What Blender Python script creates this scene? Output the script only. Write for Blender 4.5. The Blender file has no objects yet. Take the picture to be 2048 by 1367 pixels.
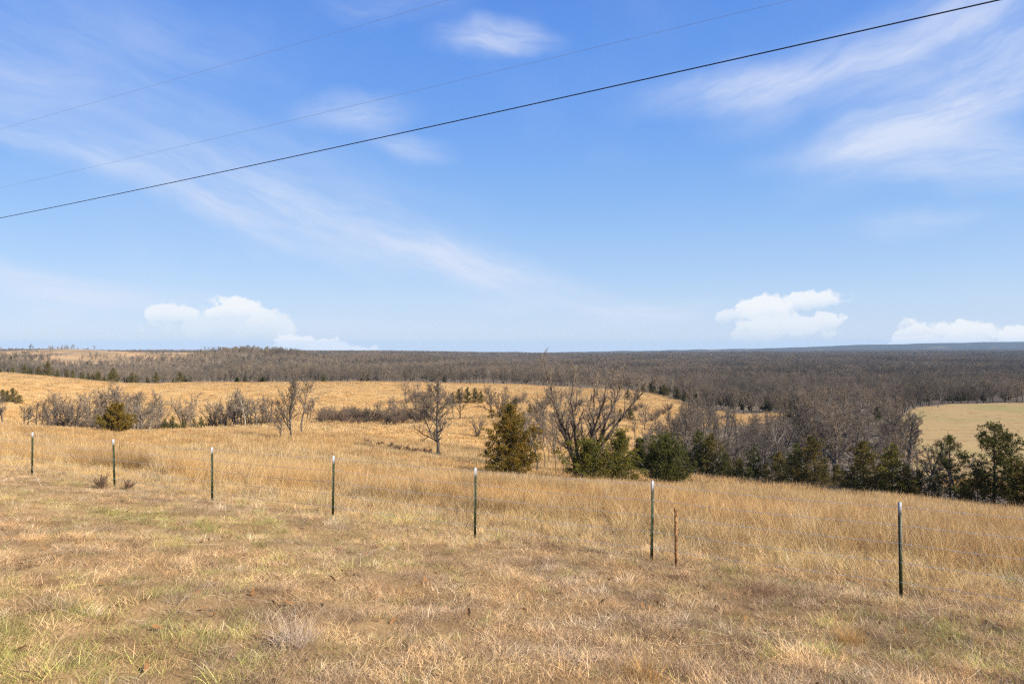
import bpy, math, random
import numpy as np
from mathutils import Vector

R = math.radians
sc = bpy.context.scene
col = sc.collection
F = 1365.0            # focal length in photo pixels (24 mm on a 36 mm wide sensor)
HY = 690.0            # photo row of the eye-level horizon

# ------------------------------------------------------------------ camera
cam = bpy.data.cameras.new('camera')
cam.lens = 24.0; cam.sensor_width = 36.0
cam.shift_y = (HY - 683.5) / 2048.0
cam.clip_start = 0.1; cam.clip_end = 60000
camo = bpy.data.objects.new('camera', cam); col.objects.link(camo)
camo.location = (0, 0, 0); camo.rotation_euler = (R(90), 0, 0)
sc.camera = camo

# ------------------------------------------------------------------ light
SUN_AZ = 118.0        # degrees clockwise from the view direction (+Y)
SUN_EL = 34.0
sun = bpy.data.lights.new('sun', 'SUN')
sun.energy = 4.6; sun.angle = R(0.53); sun.color = (1.0, 0.925, 0.80)
suno = bpy.data.objects.new('sun', sun); col.objects.link(suno)
sd = Vector((math.sin(R(SUN_AZ)) * math.cos(R(SUN_EL)), math.cos(R(SUN_AZ)) * math.cos(R(SUN_EL)), math.sin(R(SUN_EL))))
suno.rotation_euler = sd.to_track_quat('Z', 'Y').to_euler()

sc.view_settings.view_transform = 'Standard'
sc.view_settings.look = 'None'
sc.view_settings.gamma = 1.0
sc.view_settings.use_curve_mapping = False
sc.view_settings.exposure = 0.90

sc.render.engine = 'CYCLES'
sc.cycles.use_denoising = False
sc.cycles.denoiser = 'OPENIMAGEDENOISE'
sc.cycles.denoising_input_passes = 'RGB_ALBEDO_NORMAL'
sc.cycles.sample_clamp_indirect = 4.0
sc.cycles.max_bounces = 3
sc.cycles.diffuse_bounces = 1
sc.cycles.glossy_bounces = 2
sc.cycles.transmission_bounces = 1
sc.cycles.volume_bounces = 0
sc.cycles.use_adaptive_sampling = True
sc.cycles.adaptive_threshold = 0.010
sc.cycles.adaptive_min_samples = 40
sc.cycles.pixel_filter_type = 'BLACKMAN_HARRIS'
sc.cycles.filter_width = 1.3


# ------------------------------------------------------------------ node helper
class NT:
    def __init__(s, tree): s.t = tree; s.t.nodes.clear()
    def n(s, typ, ins=None, **props):
        nd = s.t.nodes.new(typ)
        for k, v in props.items(): setattr(nd, k, v)
        if ins:
            for k, v in ins.items():
                sock = nd.inputs[k]
                if isinstance(v, bpy.types.NodeSocket): s.t.links.new(v, sock)
                else: sock.default_value = v
        return nd
    def m(s, op, a, b=None, c=None, clamp=False):
        nd = s.t.nodes.new('ShaderNodeMath'); nd.operation = op; nd.use_clamp = clamp
        for i, v in enumerate((a, b, c)):
            if v is None: continue
            if isinstance(v, bpy.types.NodeSocket): s.t.links.new(v, nd.inputs[i])
            else: nd.inputs[i].default_value = v
        return nd.outputs[0]
    def rng(s, v, a, b, c=0.0, d=1.0, smooth=True):
        nd = s.t.nodes.new('ShaderNodeMapRange'); nd.interpolation_type = 'SMOOTHSTEP' if smooth else 'LINEAR'
        s.t.links.new(v, nd.inputs[0])
        for i, q in enumerate((a, b, c, d)): nd.inputs[i + 1].default_value = q
        return nd.outputs[0]
    def mix(s, f, a, b, mode='MIX'):
        nd = s.t.nodes.new('ShaderNodeMix'); nd.data_type = 'RGBA'; nd.blend_type = mode
        for sock, v in ((nd.inputs[0], f), (nd.inputs[6], a), (nd.inputs[7], b)):
            if isinstance(v, bpy.types.NodeSocket): s.t.links.new(v, sock)
            elif isinstance(v, (int, float)): sock.default_value = v
            else: sock.default_value = (*v[:3], 1)
        return nd.outputs[2]
    def link(s, a, b): s.t.links.new(a, b)


def lin(r, g, b):
    f = lambda c: c / 12.92 if c <= 0.04045 else ((c + 0.055) / 1.055) ** 2.4
    return tuple(f(c / 255.0) for c in (r, g, b))


def az_el(px, py):
    u = (px - 1024) / F; v = (HY - py) / F
    az = math.atan(u)
    return az, math.atan(v * math.cos(az))


# ------------------------------------------------------------------ sky
world = bpy.data.worlds.new('World'); sc.world = world; world.use_nodes = True
W = NT(world.node_tree)
sky = W.n('ShaderNodeTexSky', sky_type='NISHITA', sun_disc=False, sun_elevation=R(SUN_EL), sun_rotation=R(SUN_AZ),
          altitude=350.0, air_density=1.0, dust_density=0.35, ozone_density=1.6)
hs = W.n('ShaderNodeHueSaturation', {'Hue': 0.512, 'Saturation': 1.16, 'Value': 1.0, 'Color': sky.outputs[0]})
tc = W.n('ShaderNodeTexCoord')
SKY_STRENGTH = 0.070
SKY_GAIN = 1.0 / (SKY_STRENGTH * 2 ** sc.view_settings.exposure)
nrm = W.n('ShaderNodeVectorMath', {0: tc.outputs['Generated']}, operation='NORMALIZE')
sep = W.n('ShaderNodeSeparateXYZ', {0: nrm.outputs[0]})
az = W.m('ARCTAN2', sep.outputs[0], sep.outputs[1])
el = W.m('ARCSINE', sep.outputs[2])
P0 = W.n('ShaderNodeCombineXYZ', {0: az, 1: el})
# clear winter air: deep blue overhead, paling steadily to the horizon
ramp = W.n('ShaderNodeValToRGB', {0: W.m('DIVIDE', el, 1.5708)})
cr = ramp.color_ramp; cr.interpolation = 'B_SPLINE'
STOPS = [(0.0, (204, 221, 247)), (0.022, (200, 220, 248)), (0.065, (178, 211, 250)), (0.125, (145, 192, 249)), (0.20, (116, 170, 247)), (0.30, (95, 152, 242)), (0.6, (62, 112, 205)), (1.0, (44, 88, 180))]
while len(cr.elements) < len(STOPS): cr.elements.new(0.5)
for e_, (p_, c_) in zip(cr.elements, STOPS):
    e_.position = p_; e_.color = (*lin(*c_), 1)
gain = W.n('ShaderNodeVectorMath', {0: ramp.outputs[0], 'Scale': SKY_GAIN}, operation='SCALE')
skyc = W.mix(0.85, hs.outputs[0], gain.outputs[0])
warp = W.n('ShaderNodeTexNoise', {'Vector': P0.outputs[0], 'Scale': 5.0, 'Detail': 4.0, 'Roughness': 0.55})
wv = W.n('ShaderNodeVectorMath', {0: warp.outputs['Color'], 1: (0.5, 0.5, 0.5)}, operation='SUBTRACT')
wv2 = W.n('ShaderNodeVectorMath', {0: wv.outputs[0], 1: (0.10, 0.07, 0.0)}, operation='MULTIPLY')
P = W.n('ShaderNodeVectorMath', {0: P0.outputs[0], 1: wv2.outputs[0]}, operation='ADD').outputs[0]


def streak(rot, sx, sy, det=6.0, seed=0.0):
    mp = W.n('ShaderNodeMapping', {'Vector': P, 'Location': (seed, seed * 1.7, 0), 'Rotation': (0, 0, R(-rot)), 'Scale': (1, 1, 1)})
    sl = W.n('ShaderNodeVectorMath', {0: mp.outputs[0], 1: (sx, sy, 1)}, operation='MULTIPLY')
    n = W.n('ShaderNodeTexNoise', {'Vector': sl.outputs[0], 'Scale': 1.0, 'Detail': det, 'Roughness': 0.62})
    return n.outputs[0]


ST = {'down': streak(-17, 5, 26, seed=1.3), 'up': streak(14, 5, 22, seed=4.1), 'flat': streak(-3, 5, 34, seed=7.7)}


def blob(px, py, lx, ly, rot, base=P):
    a, e = az_el(px, py)
    mp = W.n('ShaderNodeMapping', {'Vector': base, 'Location': (a, e, 0), 'Rotation': (0, 0, R(rot)), 'Scale': (lx / F, ly / F, 1)}, vector_type='TEXTURE')
    return mp.outputs[0]


cir = None
#            px    py    lx   ly  rot  amount  noise
CIRRUS = [(180, 305, 420, 44, -19, 0.60, 'down'), (690, 455, 460, 80, -17, 0.52, 'down'), (985, 540, 300, 50, -14, 0.78, 'down'),
          (560, 390, 600, 170, -17, 0.22, 'down'), (60, 555, 330, 40, -7, 0.98, 'flat'), (985, 82, 150, 38, 0, 0.95, 'flat'),
          (705, 228, 140, 46, 8, 0.70, 'up'), (805, 298, 120, 34, -6, 0.52, 'flat'), (90, 175, 200, 52, -4, 0.42, 'flat'),
          (160, 60, 420, 120, 0, 0.18, 'down'), (790, 8, 170, 40, 0, 0.30, 'flat'),
          (1480, 165, 250, 58, 6, 0.74, 'up'), (1720, 140, 330, 85, 12, 0.50, 'up'), (1960, 60, 240, 120, 20, 0.58, 'up'),
          (1950, 205, 330, 80, 20, 0.74, 'up'), (1760, 265, 260, 45, 9, 0.50, 'up'), (1930, 320, 260, 62, -9, 0.85, 'flat'),
          (1830, 440, 130, 28, 0, 0.42, 'flat'), (1290, 625, 200, 34, 3, 0.85, 'flat'), (1060, 612, 250, 24, -2, 0.36, 'flat'),
          (660, 650, 220, 18, 0, 0.35, 'flat'), (108, 618, 48, 16, 0, 0.75, 'flat')]
for (px, py, lx, ly, rot, amt, nz) in CIRRUS:
    b = blob(px, py, lx, ly, rot)
    ln = W.n('ShaderNodeVectorMath', {0: b}, operation='LENGTH').outputs['Value']
    f = W.rng(ln, 0.0, 1.15, amt, 0.0)
    k = W.rng(ST[nz], 0.26, 0.72, 0.30, 1.15)
    g = W.m('MULTIPLY', f, k)
    cir = g if cir is None else W.m('ADD', cir, g)
# thin high cloud goes on round the whole sky, as it does in view
bgc = W.n('ShaderNodeTexNoise', {'Vector': P, 'Scale': 2.2, 'Detail': 4.0, 'Roughness': 0.6}).outputs[0]
gen = W.m('MULTIPLY', W.rng(bgc, 0.46, 0.72, 0.0, 0.18), W.rng(ST['down'], 0.3, 0.7, 0.3, 1.0))
cir = W.m('ADD', cir, gen)
cir = W.m('MINIMUM', W.m('MULTIPLY', cir, 0.80), 0.86)
cir = W.m('MULTIPLY', cir, W.rng(el, -0.01, 0.03))

# low cumulus: rounded heads with a ragged edge and a soft hazy foot
wn = W.n('ShaderNodeTexNoise', {'Vector': P0.outputs[0], 'Scale': 26.0, 'Detail': 8.0, 'Roughness': 0.62})
wq = W.n('ShaderNodeVectorMath', {0: wn.outputs['Color'], 1: (0.5, 0.5, 0.5)}, operation='SUBTRACT')
wq2 = W.n('ShaderNodeVectorMath', {0: wq.outputs[0], 1: (0.030, 0.024, 0.0)}, operation='MULTIPLY')
PC = W.n('ShaderNodeVectorMath', {0: P0.outputs[0], 1: wq2.outputs[0]}, operation='ADD').outputs[0]
cum = None
CUMULUS = [(350, 628, 52, 26, 3, .80), (468, 622, 72, 30, 0, .95), (520, 640, 46, 30, 0, .75), (430, 650, 120, 34, 0, .40), (560, 655, 60, 36, -20, .55),
           (590, 690, 52, 30, 0, 1.0), (650, 700, 70, 26, 0, 1.0), (715, 706, 52, 20, 0, 1.0),
           (1535, 622, 66, 36, 0, .95), (1620, 602, 76, 22, 4, .90), (1560, 655, 110, 38, 0, .70), (1645, 645, 42, 26, 0, .80), (1450, 632, 34, 20, 0, .65),
           (1840, 664, 60, 28, 0, .85), (1950, 668, 60, 26, 0, .90), (2040, 676, 62, 28, 0, .95), (1900, 690, 130, 26, 0, .70),
           (-260, 640, 120, 40, 0, .8), (2400, 640, 160, 46, 0, .9), (-700, 660, 160, 40, 0, .8), (2900, 650, 160, 40, 0, .8)]
vor = W.n('ShaderNodeTexVoronoi', {'Vector': PC, 'Scale': 52.0, 'Detail': 2.0, 'Roughness': 0.55}, feature='SMOOTH_F1')
puff = W.m('ADD', W.m('MULTIPLY', W.m('SUBTRACT', 0.5, vor.outputs['Distance']), 0.55), W.m('MULTIPLY', W.m('SUBTRACT', wn.outputs[0], 0.5), 0.8))
for (px, py, lx, ly, rot, amt) in CUMULUS:
    b = blob(px, py, lx * 1.12, ly * 1.15, rot, PC)
    ln = W.n('ShaderNodeVectorMath', {0: b}, operation='LENGTH').outputs['Value']
    sp = W.n('ShaderNodeSeparateXYZ', {0: b})
    edge = W.m('ADD', W.m('SUBTRACT', 1.0, ln), puff)
    f = W.m('MULTIPLY', W.rng(edge, 0.06, 0.30, 0.0, amt), W.rng(sp.outputs[1], -1.0, 0.35, 0.0, 1.0))
    cum = f if cum is None else W.m('MAXIMUM', cum, f)
cum = W.m('MINIMUM', cum, 0.97)

c1 = W.mix(cir, skyc, tuple(c * SKY_GAIN for c in lin(222, 231, 250)))
c2 = W.mix(cum, c1, tuple(c * SKY_GAIN for c in lin(246, 249, 253)))
bg = W.n('ShaderNodeBackground', {'Color': c2, 'Strength': SKY_STRENGTH})
out = W.n('ShaderNodeOutputWorld', {'Surface': bg.outputs[0]})
world.cycles.sampling_method = 'NONE'


# ------------------------------------------------------------------ terrain height
def vnoise(x, y, seed=0):
    xi = np.floor(x).astype(np.int64); yi = np.floor(y).astype(np.int64)
    fx = x - xi; fy = y - yi
    fx = fx * fx * (3 - 2 * fx); fy = fy * fy * (3 - 2 * fy)
    def h(a, b):
        n = (a * 374761393 + b * 668265263 + seed * 2147483647) & 0xFFFFFFFF
        n = ((n ^ (n >> 13)) * 1274126177) & 0xFFFFFFFF
        return ((n ^ (n >> 16)) & 0xFFFF) / 65535.0
    return (h(xi, yi) * (1 - fx) + h(xi + 1, yi) * fx) * (1 - fy) + (h(xi, yi + 1) * (1 - fx) + h(xi + 1, yi + 1) * fx) * fy


def fbm(x, y, seed=0, o=4):
    s = 0; a = 0.5
    for i in range(o):
        s = s + a * vnoise(x * 2 ** i, y * 2 ** i, seed + i); a *= 0.5
    return s / (1 - 0.5 ** o)


DEP = [20, 30, 60, 90, 120, 140, 160, 190, 225, 260, 330, 380, 420, 550, 700, 850, 1000, 1150, 1300, 1800, 3000]
COLS = [-600, 0, 130, 250, 400, 500, 590, 640, 750, 1000, 1250, 1500, 1750, 2048, 2700]
TAB = {
 -600: [-3.4, -4.5, -7.2, -9.8, -12.4, -14.2, -16, -17.4, -17, -16, -14, -14.5, -15, -22, -26, -22, -19, -22, -28, -34, -42],
 0:    [-3.9, -5.1, -8.9, -12.1, -15.0, -17.4, -19.7, -21.6, -21.2, -19.4, -17.1, -17.2, -18.5, -26, -28, -22, -14.6, -18, -28, -38, -46],
 130:  [-4.0, -5.3, -9.3, -12.7, -15.6, -18.2, -20.6, -22.8, -22.8, -21.6, -19.4, -20.4, -22.5, -28, -29.5, -21, -11.6, -17, -28, -38, -46],
 250:  [-4.2, -5.5, -9.7, -13.2, -16.2, -18.8, -21.4, -23.8, -24.2, -23.5, -21.4, -23.2, -25, -29, -30, -23.5, -15.6, -20, -29, -40, -50],
 400:  [-4.3, -5.7, -10.0, -13.4, -16.0, -18.4, -20.9, -23.6, -24.3, -23.4, -21.4, -22.9, -25.2, -29, -31, -25.5, -16.5, -22, -30, -41, -52],
 500:  [-4.4, -5.9, -10.2, -13.5, -15.9, -18.0, -20.3, -23.3, -24.0, -23.2, -21.4, -22.7, -25.4, -29, -31, -26.5, -17.5, -23, -31, -42, -54],
 590:  [-4.5, -6.0, -10.5, -14.0, -16.4, -18.3, -20.0, -22.6, -23.9, -23.3, -21.6, -22.6, -25.3, -29, -31.5, -29, -21.5, -26, -32, -42, -55],
 640:  [-4.6, -6.1, -10.8, -14.4, -17.0, -18.7, -20.1, -22.3, -23.8, -23.4, -21.8, -22.5, -25.2, -29, -32, -32, -30, -29.5, -33, -42, -55],
 750:  [-4.7, -6.2, -11.1, -14.9, -17.8, -19.0, -20.3, -22.9, -24.0, -23.6, -22.0, -22.4, -25, -29.5, -33, -34, -33.5, -32, -33, -43, -57],
 1000: [-4.9, -6.6, -12.2, -16.7, -20.6, -22.0, -22.6, -20.7, -25.3, -23.6, -25.4, -24.9, -26, -30, -34, -37, -39, -41, -43, -51, -62],
 1250: [-5.2, -7.0, -12.9, -18.0, -21.9, -23.4, -24.2, -22.4, -26.8, -26.4, -25.2, -27, -30, -34, -37, -39, -41, -43, -45, -52, -63],
 1500: [-5.4, -7.4, -13.4, -18.6, -22.7, -24.6, -26, -27.6, -28.5, -28.8, -31, -32, -33, -36, -39, -41, -43, -45, -47, -52, -61],
 1750: [-5.7, -7.75, -14.1, -19.0, -22.2, -23, -23.6, -24.5, -25.2, -26.0, -29, -31, -33, -36, -39, -41, -43, -45, -46.5, -50, -58],
 2048: [-6.0, -8.2, -15.1, -19.9, -22.7, -23.3, -23.5, -24.0, -24.2, -24.3, -27.5, -30, -32, -36, -39, -41, -43, -45, -46, -50, -56],
 2700: [-6.9, -9.5, -17, -22, -24, -24.3, -24.5, -24.5, -24.6, -25, -28, -30, -32, -36, -39, -41, -43, -45, -46, -50, -56],
}
Tz = np.array([TAB[c] for c in COLS]) + 0.00476 * np.array(DEP)[None, :]
# the far country: (distance, height by column)
FARD = [5000, 7500, 9000, 10500, 14000]
FARZ = {c: z for c, z in zip(COLS, [[-55, -70, -80, -90, -95]] * 9 + [
    [-66, -90, -108, -130, -150], [-66, -85, -76, -105, -130], [-60, -70, -50, -75, -100],
    [-54, -44, 4, -30, -70], [-48, -22, 46, 5, -40], [-46, -20, 40, 0, -40]])}
Tz = np.concatenate([Tz, np.array([FARZ[c] for c in COLS], float)], axis=1)
DEPA = np.log(np.array(DEP + FARD, float)); UA = (np.array(COLS, float) - 1024) / F


def hermite(xa, ya, xq):      # smooth interpolation along axis 0
    m = np.zeros_like(ya)
    d = np.diff(ya, axis=0) / np.diff(xa)[:, None]
    m[1:-1] = 0.5 * (d[1:] + d[:-1]); m[0] = d[0]; m[-1] = d[-1]
    i = np.clip(np.searchsorted(xa, xq) - 1, 0, len(xa) - 2)
    h = (xa[i + 1] - xa[i])[:, None]; t = ((xq - xa[i]) / (xa[i + 1] - xa[i]))[:, None]
    return ((2 * t**3 - 3 * t**2 + 1) * ya[i] + (t**3 - 2 * t**2 + t) * h * m[i] + (-2 * t**3 + 3 * t**2) * ya[i + 1] + (t**3 - t**2) * h * m[i + 1])


UF = np.linspace(UA[0], UA[-1], 240); DF = np.linspace(DEPA[0], DEPA[-1], 420)
FINE = hermite(DEPA, hermite(UA, Tz, UF).T.copy(), DF).T       # (240,420)


def ground_z(X, Y):
    X = np.asarray(X, float); Y = np.asarray(Y, float)
    near = -1.62 - 0.18 * (0.5 * X + 0.866 * Y) - 0.025 * (-0.866 * X + 0.5 * Y) + 0.00476 * Y
    Yc = np.maximum(Y, 20.0)
    a = np.clip((np.clip(X / Yc, UA[0], UA[-1]) - UA[0]) / (UA[-1] - UA[0]) * 239, 0, 238.999)
    b = np.clip((np.log(Yc) - DF[0]) / (DF[-1] - DF[0]) * 419, 0, 418.999)
    i = a.astype(int); j = b.astype(int); fa = a - i; fb = b - j
    far = (FINE[i, j] * (1 - fa) + FINE[i + 1, j] * fa) * (1 - fb) + (FINE[i, j + 1] * (1 - fa) + FINE[i + 1, j + 1] * fa) * fb
    w = np.clip((Y - 22) / 26, 0, 1); w = w * w * (3 - 2 * w)
    z = near * (1 - w) + far * w
    D = np.hypot(X, Y)
    z = z + (fbm(X / 1.3, Y / 1.3, 5, 3) - 0.5) * 0.14 * np.clip(1.2 - D / 60, 0, 1)
    z = z + (fbm(X / 0.34, Y / 0.34, 7, 2) - 0.5) * 0.15 * np.clip(1.1 - D / 24, 0, 1)
    z = z + (fbm(X / 9, Y / 9, 9, 3) - 0.5) * 0.35 * np.clip((D - 8) / 30, 0, 1)
    z = z + (fbm(X / 70, Y / 70, 11, 3) - 0.5) * 1.2 * np.clip((D - 120) / 150, 0, 1)
    z = z + (fbm(X / 420, Y / 420, 21, 4) - 0.5) * 24.0 * np.clip((D - 1150) / 900, 0, 1)
    z = z + (fbm(X / 170, Y / 170, 25, 3) - 0.5) * 10.0 * np.clip((D - 480) / 500, 0, 1) * np.where(X / np.maximum(Y, 1) < -0.40, 0.35, 1)
    z = z + (fbm(X / 1500, Y / 1500, 31, 4) - 0.5) * 42.0 * np.clip((D - 5200) / 3500, 0, 1) * 0.75
    return z


def gz(x, y): return float(ground_z(np.array([x]), np.array([y]))[0])


def at(px, d):        # the ground point seen in photo column px at distance d along the view axis
    x = (px - 1024) / F * d
    return Vector((x, d, gz(x, d)))


def at_y(px, py, d0=2.5, d1=60.0):      # the first ground point met by the sight line through a photo pixel
    u = (px - 1024) / F; v = (py - HY) / F
    d = np.linspace(d0, d1, 4000)
    hit = np.nonzero(ground_z(u * d, d) >= -v * d)[0]
    i = hit[0] if len(hit) else -1
    return Vector((u * d[i], d[i], float(ground_z(np.array([u * d[i]]), np.array([d[i]]))[0])))


# where the woods stand, in plan
EDGE_PX = [-900, 0, 250, 500, 750, 1000, 1150, 1250, 1345, 1400, 1480, 1560, 1640, 1700, 1790, 1830, 1900, 2048, 2600]
EDGE_D = [380, 385, 372, 398, 405, 418, 415, 385, 335, 292, 278, 280, 262, 215, 205, 262, 285, 290, 300]


def wood(X, Y):
    px = X / np.maximum(Y, 1) * F + 1024
    e = np.interp(px, EDGE_PX, EDGE_D) + (fbm(X / 25, Y / 25, 41, 2) - 0.5) * 14
    m = (Y > e).astype(float)
    # thicket along the creek on the lower slope
    lo = np.interp(px, [1330, 1390, 1500, 1620, 1750, 1850, 1950, 2048, 2600], [125, 103, 96, 84, 72, 70, 66, 64, 60])
    hi = np.interp(px, [1330, 1390, 1450, 1520, 1600, 1700, 1770, 1830, 1900, 2048, 2600], [150, 205, 232, 236, 262, 300, 240, 118, 92, 86, 80])
    m = np.maximum(m, ((Y > lo) & (Y < hi) & (px > 1325)).astype(float))
    # bare hilltop
    top = (px < 445) & (Y < 2600) & (Y > np.interp(px, [-900, 0, 60, 130, 300, 380, 445], [800, 905, 830, 775, 815, 900, 985]) + (fbm(X / 30, Y / 30, 53, 2) - .5) * 70)
    m[top & (fbm(X / 35, Y / 35, 55, 3) < 0.80)] = 0.0
    return m


# ------------------------------------------------------------------ materials
def mat(name):
    m = bpy.data.materials.new(name); m.use_nodes = True
    return m, NT(m.node_tree)


def simple(name, c, rough=0.6, metal=0.0, nscale=20.0, var=0.3, c2=None):
    m, T = mat(name)
    tcn = T.n('ShaderNodeTexCoord')
    nz = T.n('ShaderNodeTexNoise', {'Vector': tcn.outputs['Object'], 'Scale': nscale, 'Detail': 4.0})
    k = T.rng(nz.outputs[0], 0.35, 0.65)
    cc = T.mix(k, tuple(x * (1 - var) for x in c), c2 or tuple(min(1, x * (1 + var)) for x in c))
    b = T.n('ShaderNodeBsdfPrincipled', {'Base Color': cc, 'Roughness': rough, 'Metallic': metal, 'Specular IOR Level': 0.3})
    T.n('ShaderNodeOutputMaterial', {'Surface': b.outputs[0]})
    return m


def ground_material():
    m, T = mat('ground')
    geo = T.n('ShaderNodeNewGeometry')
    pos = geo.outputs['Position']
    n1 = T.n('ShaderNodeTexNoise', {'Vector': pos, 'Scale': 0.035, 'Detail': 6.0, 'Roughness': 0.6}).outputs[0]
    n2 = T.n('ShaderNodeTexNoise', {'Vector': pos, 'Scale': 0.9, 'Detail': 8.0, 'Roughness': 0.7}).outputs[0]
    n3 = T.n('ShaderNodeTexNoise', {'Vector': pos, 'Scale': 22.0, 'Detail': 4.0, 'Roughness': 0.7}).outputs[0]
    a = T.mix(T.rng(n1, 0.35, 0.65), (0.50, 0.29, 0.105), (0.56, 0.36, 0.15))
    a = T.mix(T.rng(n2, 0.35, 0.75, 0.0, 0.75), a, (0.36, 0.20, 0.075))
    mown = T.n('ShaderNodeAttribute', attribute_name='mown').outputs['Fac']
    a = T.mix(mown, a, T.mix(T.rng(n2, 0.3, 0.7), (0.17, 0.105, 0.052), (0.33, 0.215, 0.105)))
    past = T.n('ShaderNodeAttribute', attribute_name='pasture').outputs['Fac']
    pc = T.mix(T.rng(n1, 0.50, 0.62, 0, .7), (0.50, 0.34, 0.155), (0.34, 0.32, 0.115))
    mpz = T.n('ShaderNodeMapping', {'Vector': pos, 'Scale': (0.10, 0.30, 0.1)})
    n6 = T.n('ShaderNodeTexNoise', {'Vector': mpz.outputs[0], 'Scale': 1.0, 'Detail': 7.0, 'Roughness': 0.72}).outputs[0]
    pc = T.mix(T.rng(n6, 0.50, 0.66, 0, .75), pc, (0.33, 0.21, 0.095))
    pc = T.mix(T.rng(n6, 0.30, 0.42, .55, 0), pc, (0.30, 0.31, 0.10))
    a = T.mix(past, a, T.mix(T.rng(n2, 0.4, 0.7, 0, .6), pc, (0.46, 0.33, 0.16)))
    a = T.mix(T.rng(n3, 0.35, 0.7, 0, .5), a, T.mix(0.5, a, (0.13, 0.085, 0.045)))
    fo = T.n('ShaderNodeAttribute', attribute_name='wood').outputs['Fac']
    lit = T.mix(T.rng(n2, 0.35, 0.65), (0.165, 0.128, 0.090), (0.23, 0.172, 0.12))
    lit = T.mix(T.rng(n1, 0.40, 0.62, 0, 0.6), lit, (0.125, 0.105, 0.080))
    c = T.mix(fo, a, lit)
    hl = T.n('ShaderNodeAttribute', attribute_name='hilltop').outputs['Fac']
    n5 = T.n('ShaderNodeTexNoise', {'Vector': pos, 'Scale': 0.02, 'Detail': 7.0, 'Roughness': 0.7}).outputs[0]
    c = T.mix(hl, c, T.mix(T.rng(n5, 0.40, 0.62), (0.36, 0.235, 0.125), (0.20, 0.15, 0.10)))
    fr = T.n('ShaderNodeAttribute', attribute_name='canopy').outputs['Fac']
    n4 = T.n('ShaderNodeTexNoise', {'Vector': pos, 'Scale': 0.0022, 'Detail': 6.0, 'Roughness': 0.6}).outputs[0]
    can = T.mix(T.rng(n4, 0.60, 0.66), (0.075, 0.066, 0.052), (0.34, 0.27, 0.16))
    c = T.mix(fr, c, can)
    bp = T.n('ShaderNodeBump', {'Height': T.m('ADD', T.m('MULTIPLY', n3, 0.25), n2), 'Strength': 0.6, 'Distance': 0.12})
    d = T.n('ShaderNodeBsdfDiffuse', {'Color': c, 'Normal': bp.outputs[0], 'Roughness': 0.6})
    T.n('ShaderNodeOutputMaterial', {'Surface': d.outputs[0]})
    return m


def grass_material():
    m, T = mat('grass')
    at_ = T.n('ShaderNodeAttribute', attribute_name='col', attribute_type='INSTANCER')
    geo = T.n('ShaderNodeNewGeometry')
    rnd = geo.outputs['Random Per Island']
    c = T.mix(1.0, at_.outputs['Color'], T.n('ShaderNodeCombineColor', {0: T.m('MULTIPLY_ADD', rnd, 0.75, 0.62), 1: T.m('MULTIPLY_ADD', rnd, 0.75, 0.62), 2: T.m('MULTIPLY_ADD', rnd, 0.85, 0.55)}).outputs[0], 'MULTIPLY')
    d = T.n('ShaderNodeBsdfDiffuse', {'Color': c})
    tr = T.n('ShaderNodeBsdfTranslucent', {'Color': c})
    gl = T.n('ShaderNodeBsdfGlossy', {'Color': (1, 1, 1, 1), 'Roughness': 0.45})
    x = T.n('ShaderNodeMixShader', {0: 0.30, 1: d.outputs[0], 2: tr.outputs[0]})
    y = T.n('ShaderNodeMixShader', {0: 0.025, 1: x.outputs[0], 2: gl.outputs[0]})
    T.n('ShaderNodeOutputMaterial', {'Surface': y.outputs[0]})
    return m


def bark_material(name, ca, cb, pale=None, pale_amt=0.0):
    m, T = mat(name)
    tcn = T.n('ShaderNodeTexCoord'); oi = T.n('ShaderNodeObjectInfo')
    n = T.n('ShaderNodeTexNoise', {'Vector': tcn.outputs['Object'], 'Scale': 2.2, 'Detail': 5.0, 'Roughness': 0.65}).outputs[0]
    c = T.mix(T.rng(n, 0.35, 0.65), ca, cb)
    if pale:
        n2 = T.n('ShaderNodeTexNoise', {'Vector': tcn.outputs['Object'], 'Scale': 1.1, 'Detail': 3.0}).outputs[0]
        c = T.mix(T.rng(n2, 0.5, 0.62, 0.0, pale_amt), c, pale)
    r = oi.outputs['Random']
    geo = T.n('ShaderNodeNewGeometry')
    st = T.n('ShaderNodeTexNoise', {'Vector': geo.outputs['Position'], 'Scale': 0.014, 'Detail': 4.0, 'Roughness': 0.6}).outputs[0]
    c = T.mix(T.rng(st, 0.40, 0.62), T.mix(1.0, c, (0.64, 0.66, 0.68), 'MULTIPLY'), T.mix(1.0, c, (1.18, 1.13, 1.05), 'MULTIPLY'))
    c = T.mix(T.rng(r, 0.0, 1.0, 0.0, 0.75, smooth=False), c, T.mix(1.0, c, (1.12, 1.0, 0.86), 'MULTIPLY'))
    v = T.m('MULTIPLY_ADD', T.m('FRACT', T.m('MULTIPLY', r, 7.31)), 0.34, 0.72)
    c = T.mix(1.0, c, T.n('ShaderNodeCombineColor', {0: v, 1: v, 2: v}).outputs[0], 'MULTIPLY')
    d = T.n('ShaderNodeBsdfDiffuse', {'Color': c, 'Roughness': 0.5})
    T.n('ShaderNodeOutputMaterial', {'Surface': d.outputs[0]})
    return m


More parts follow.
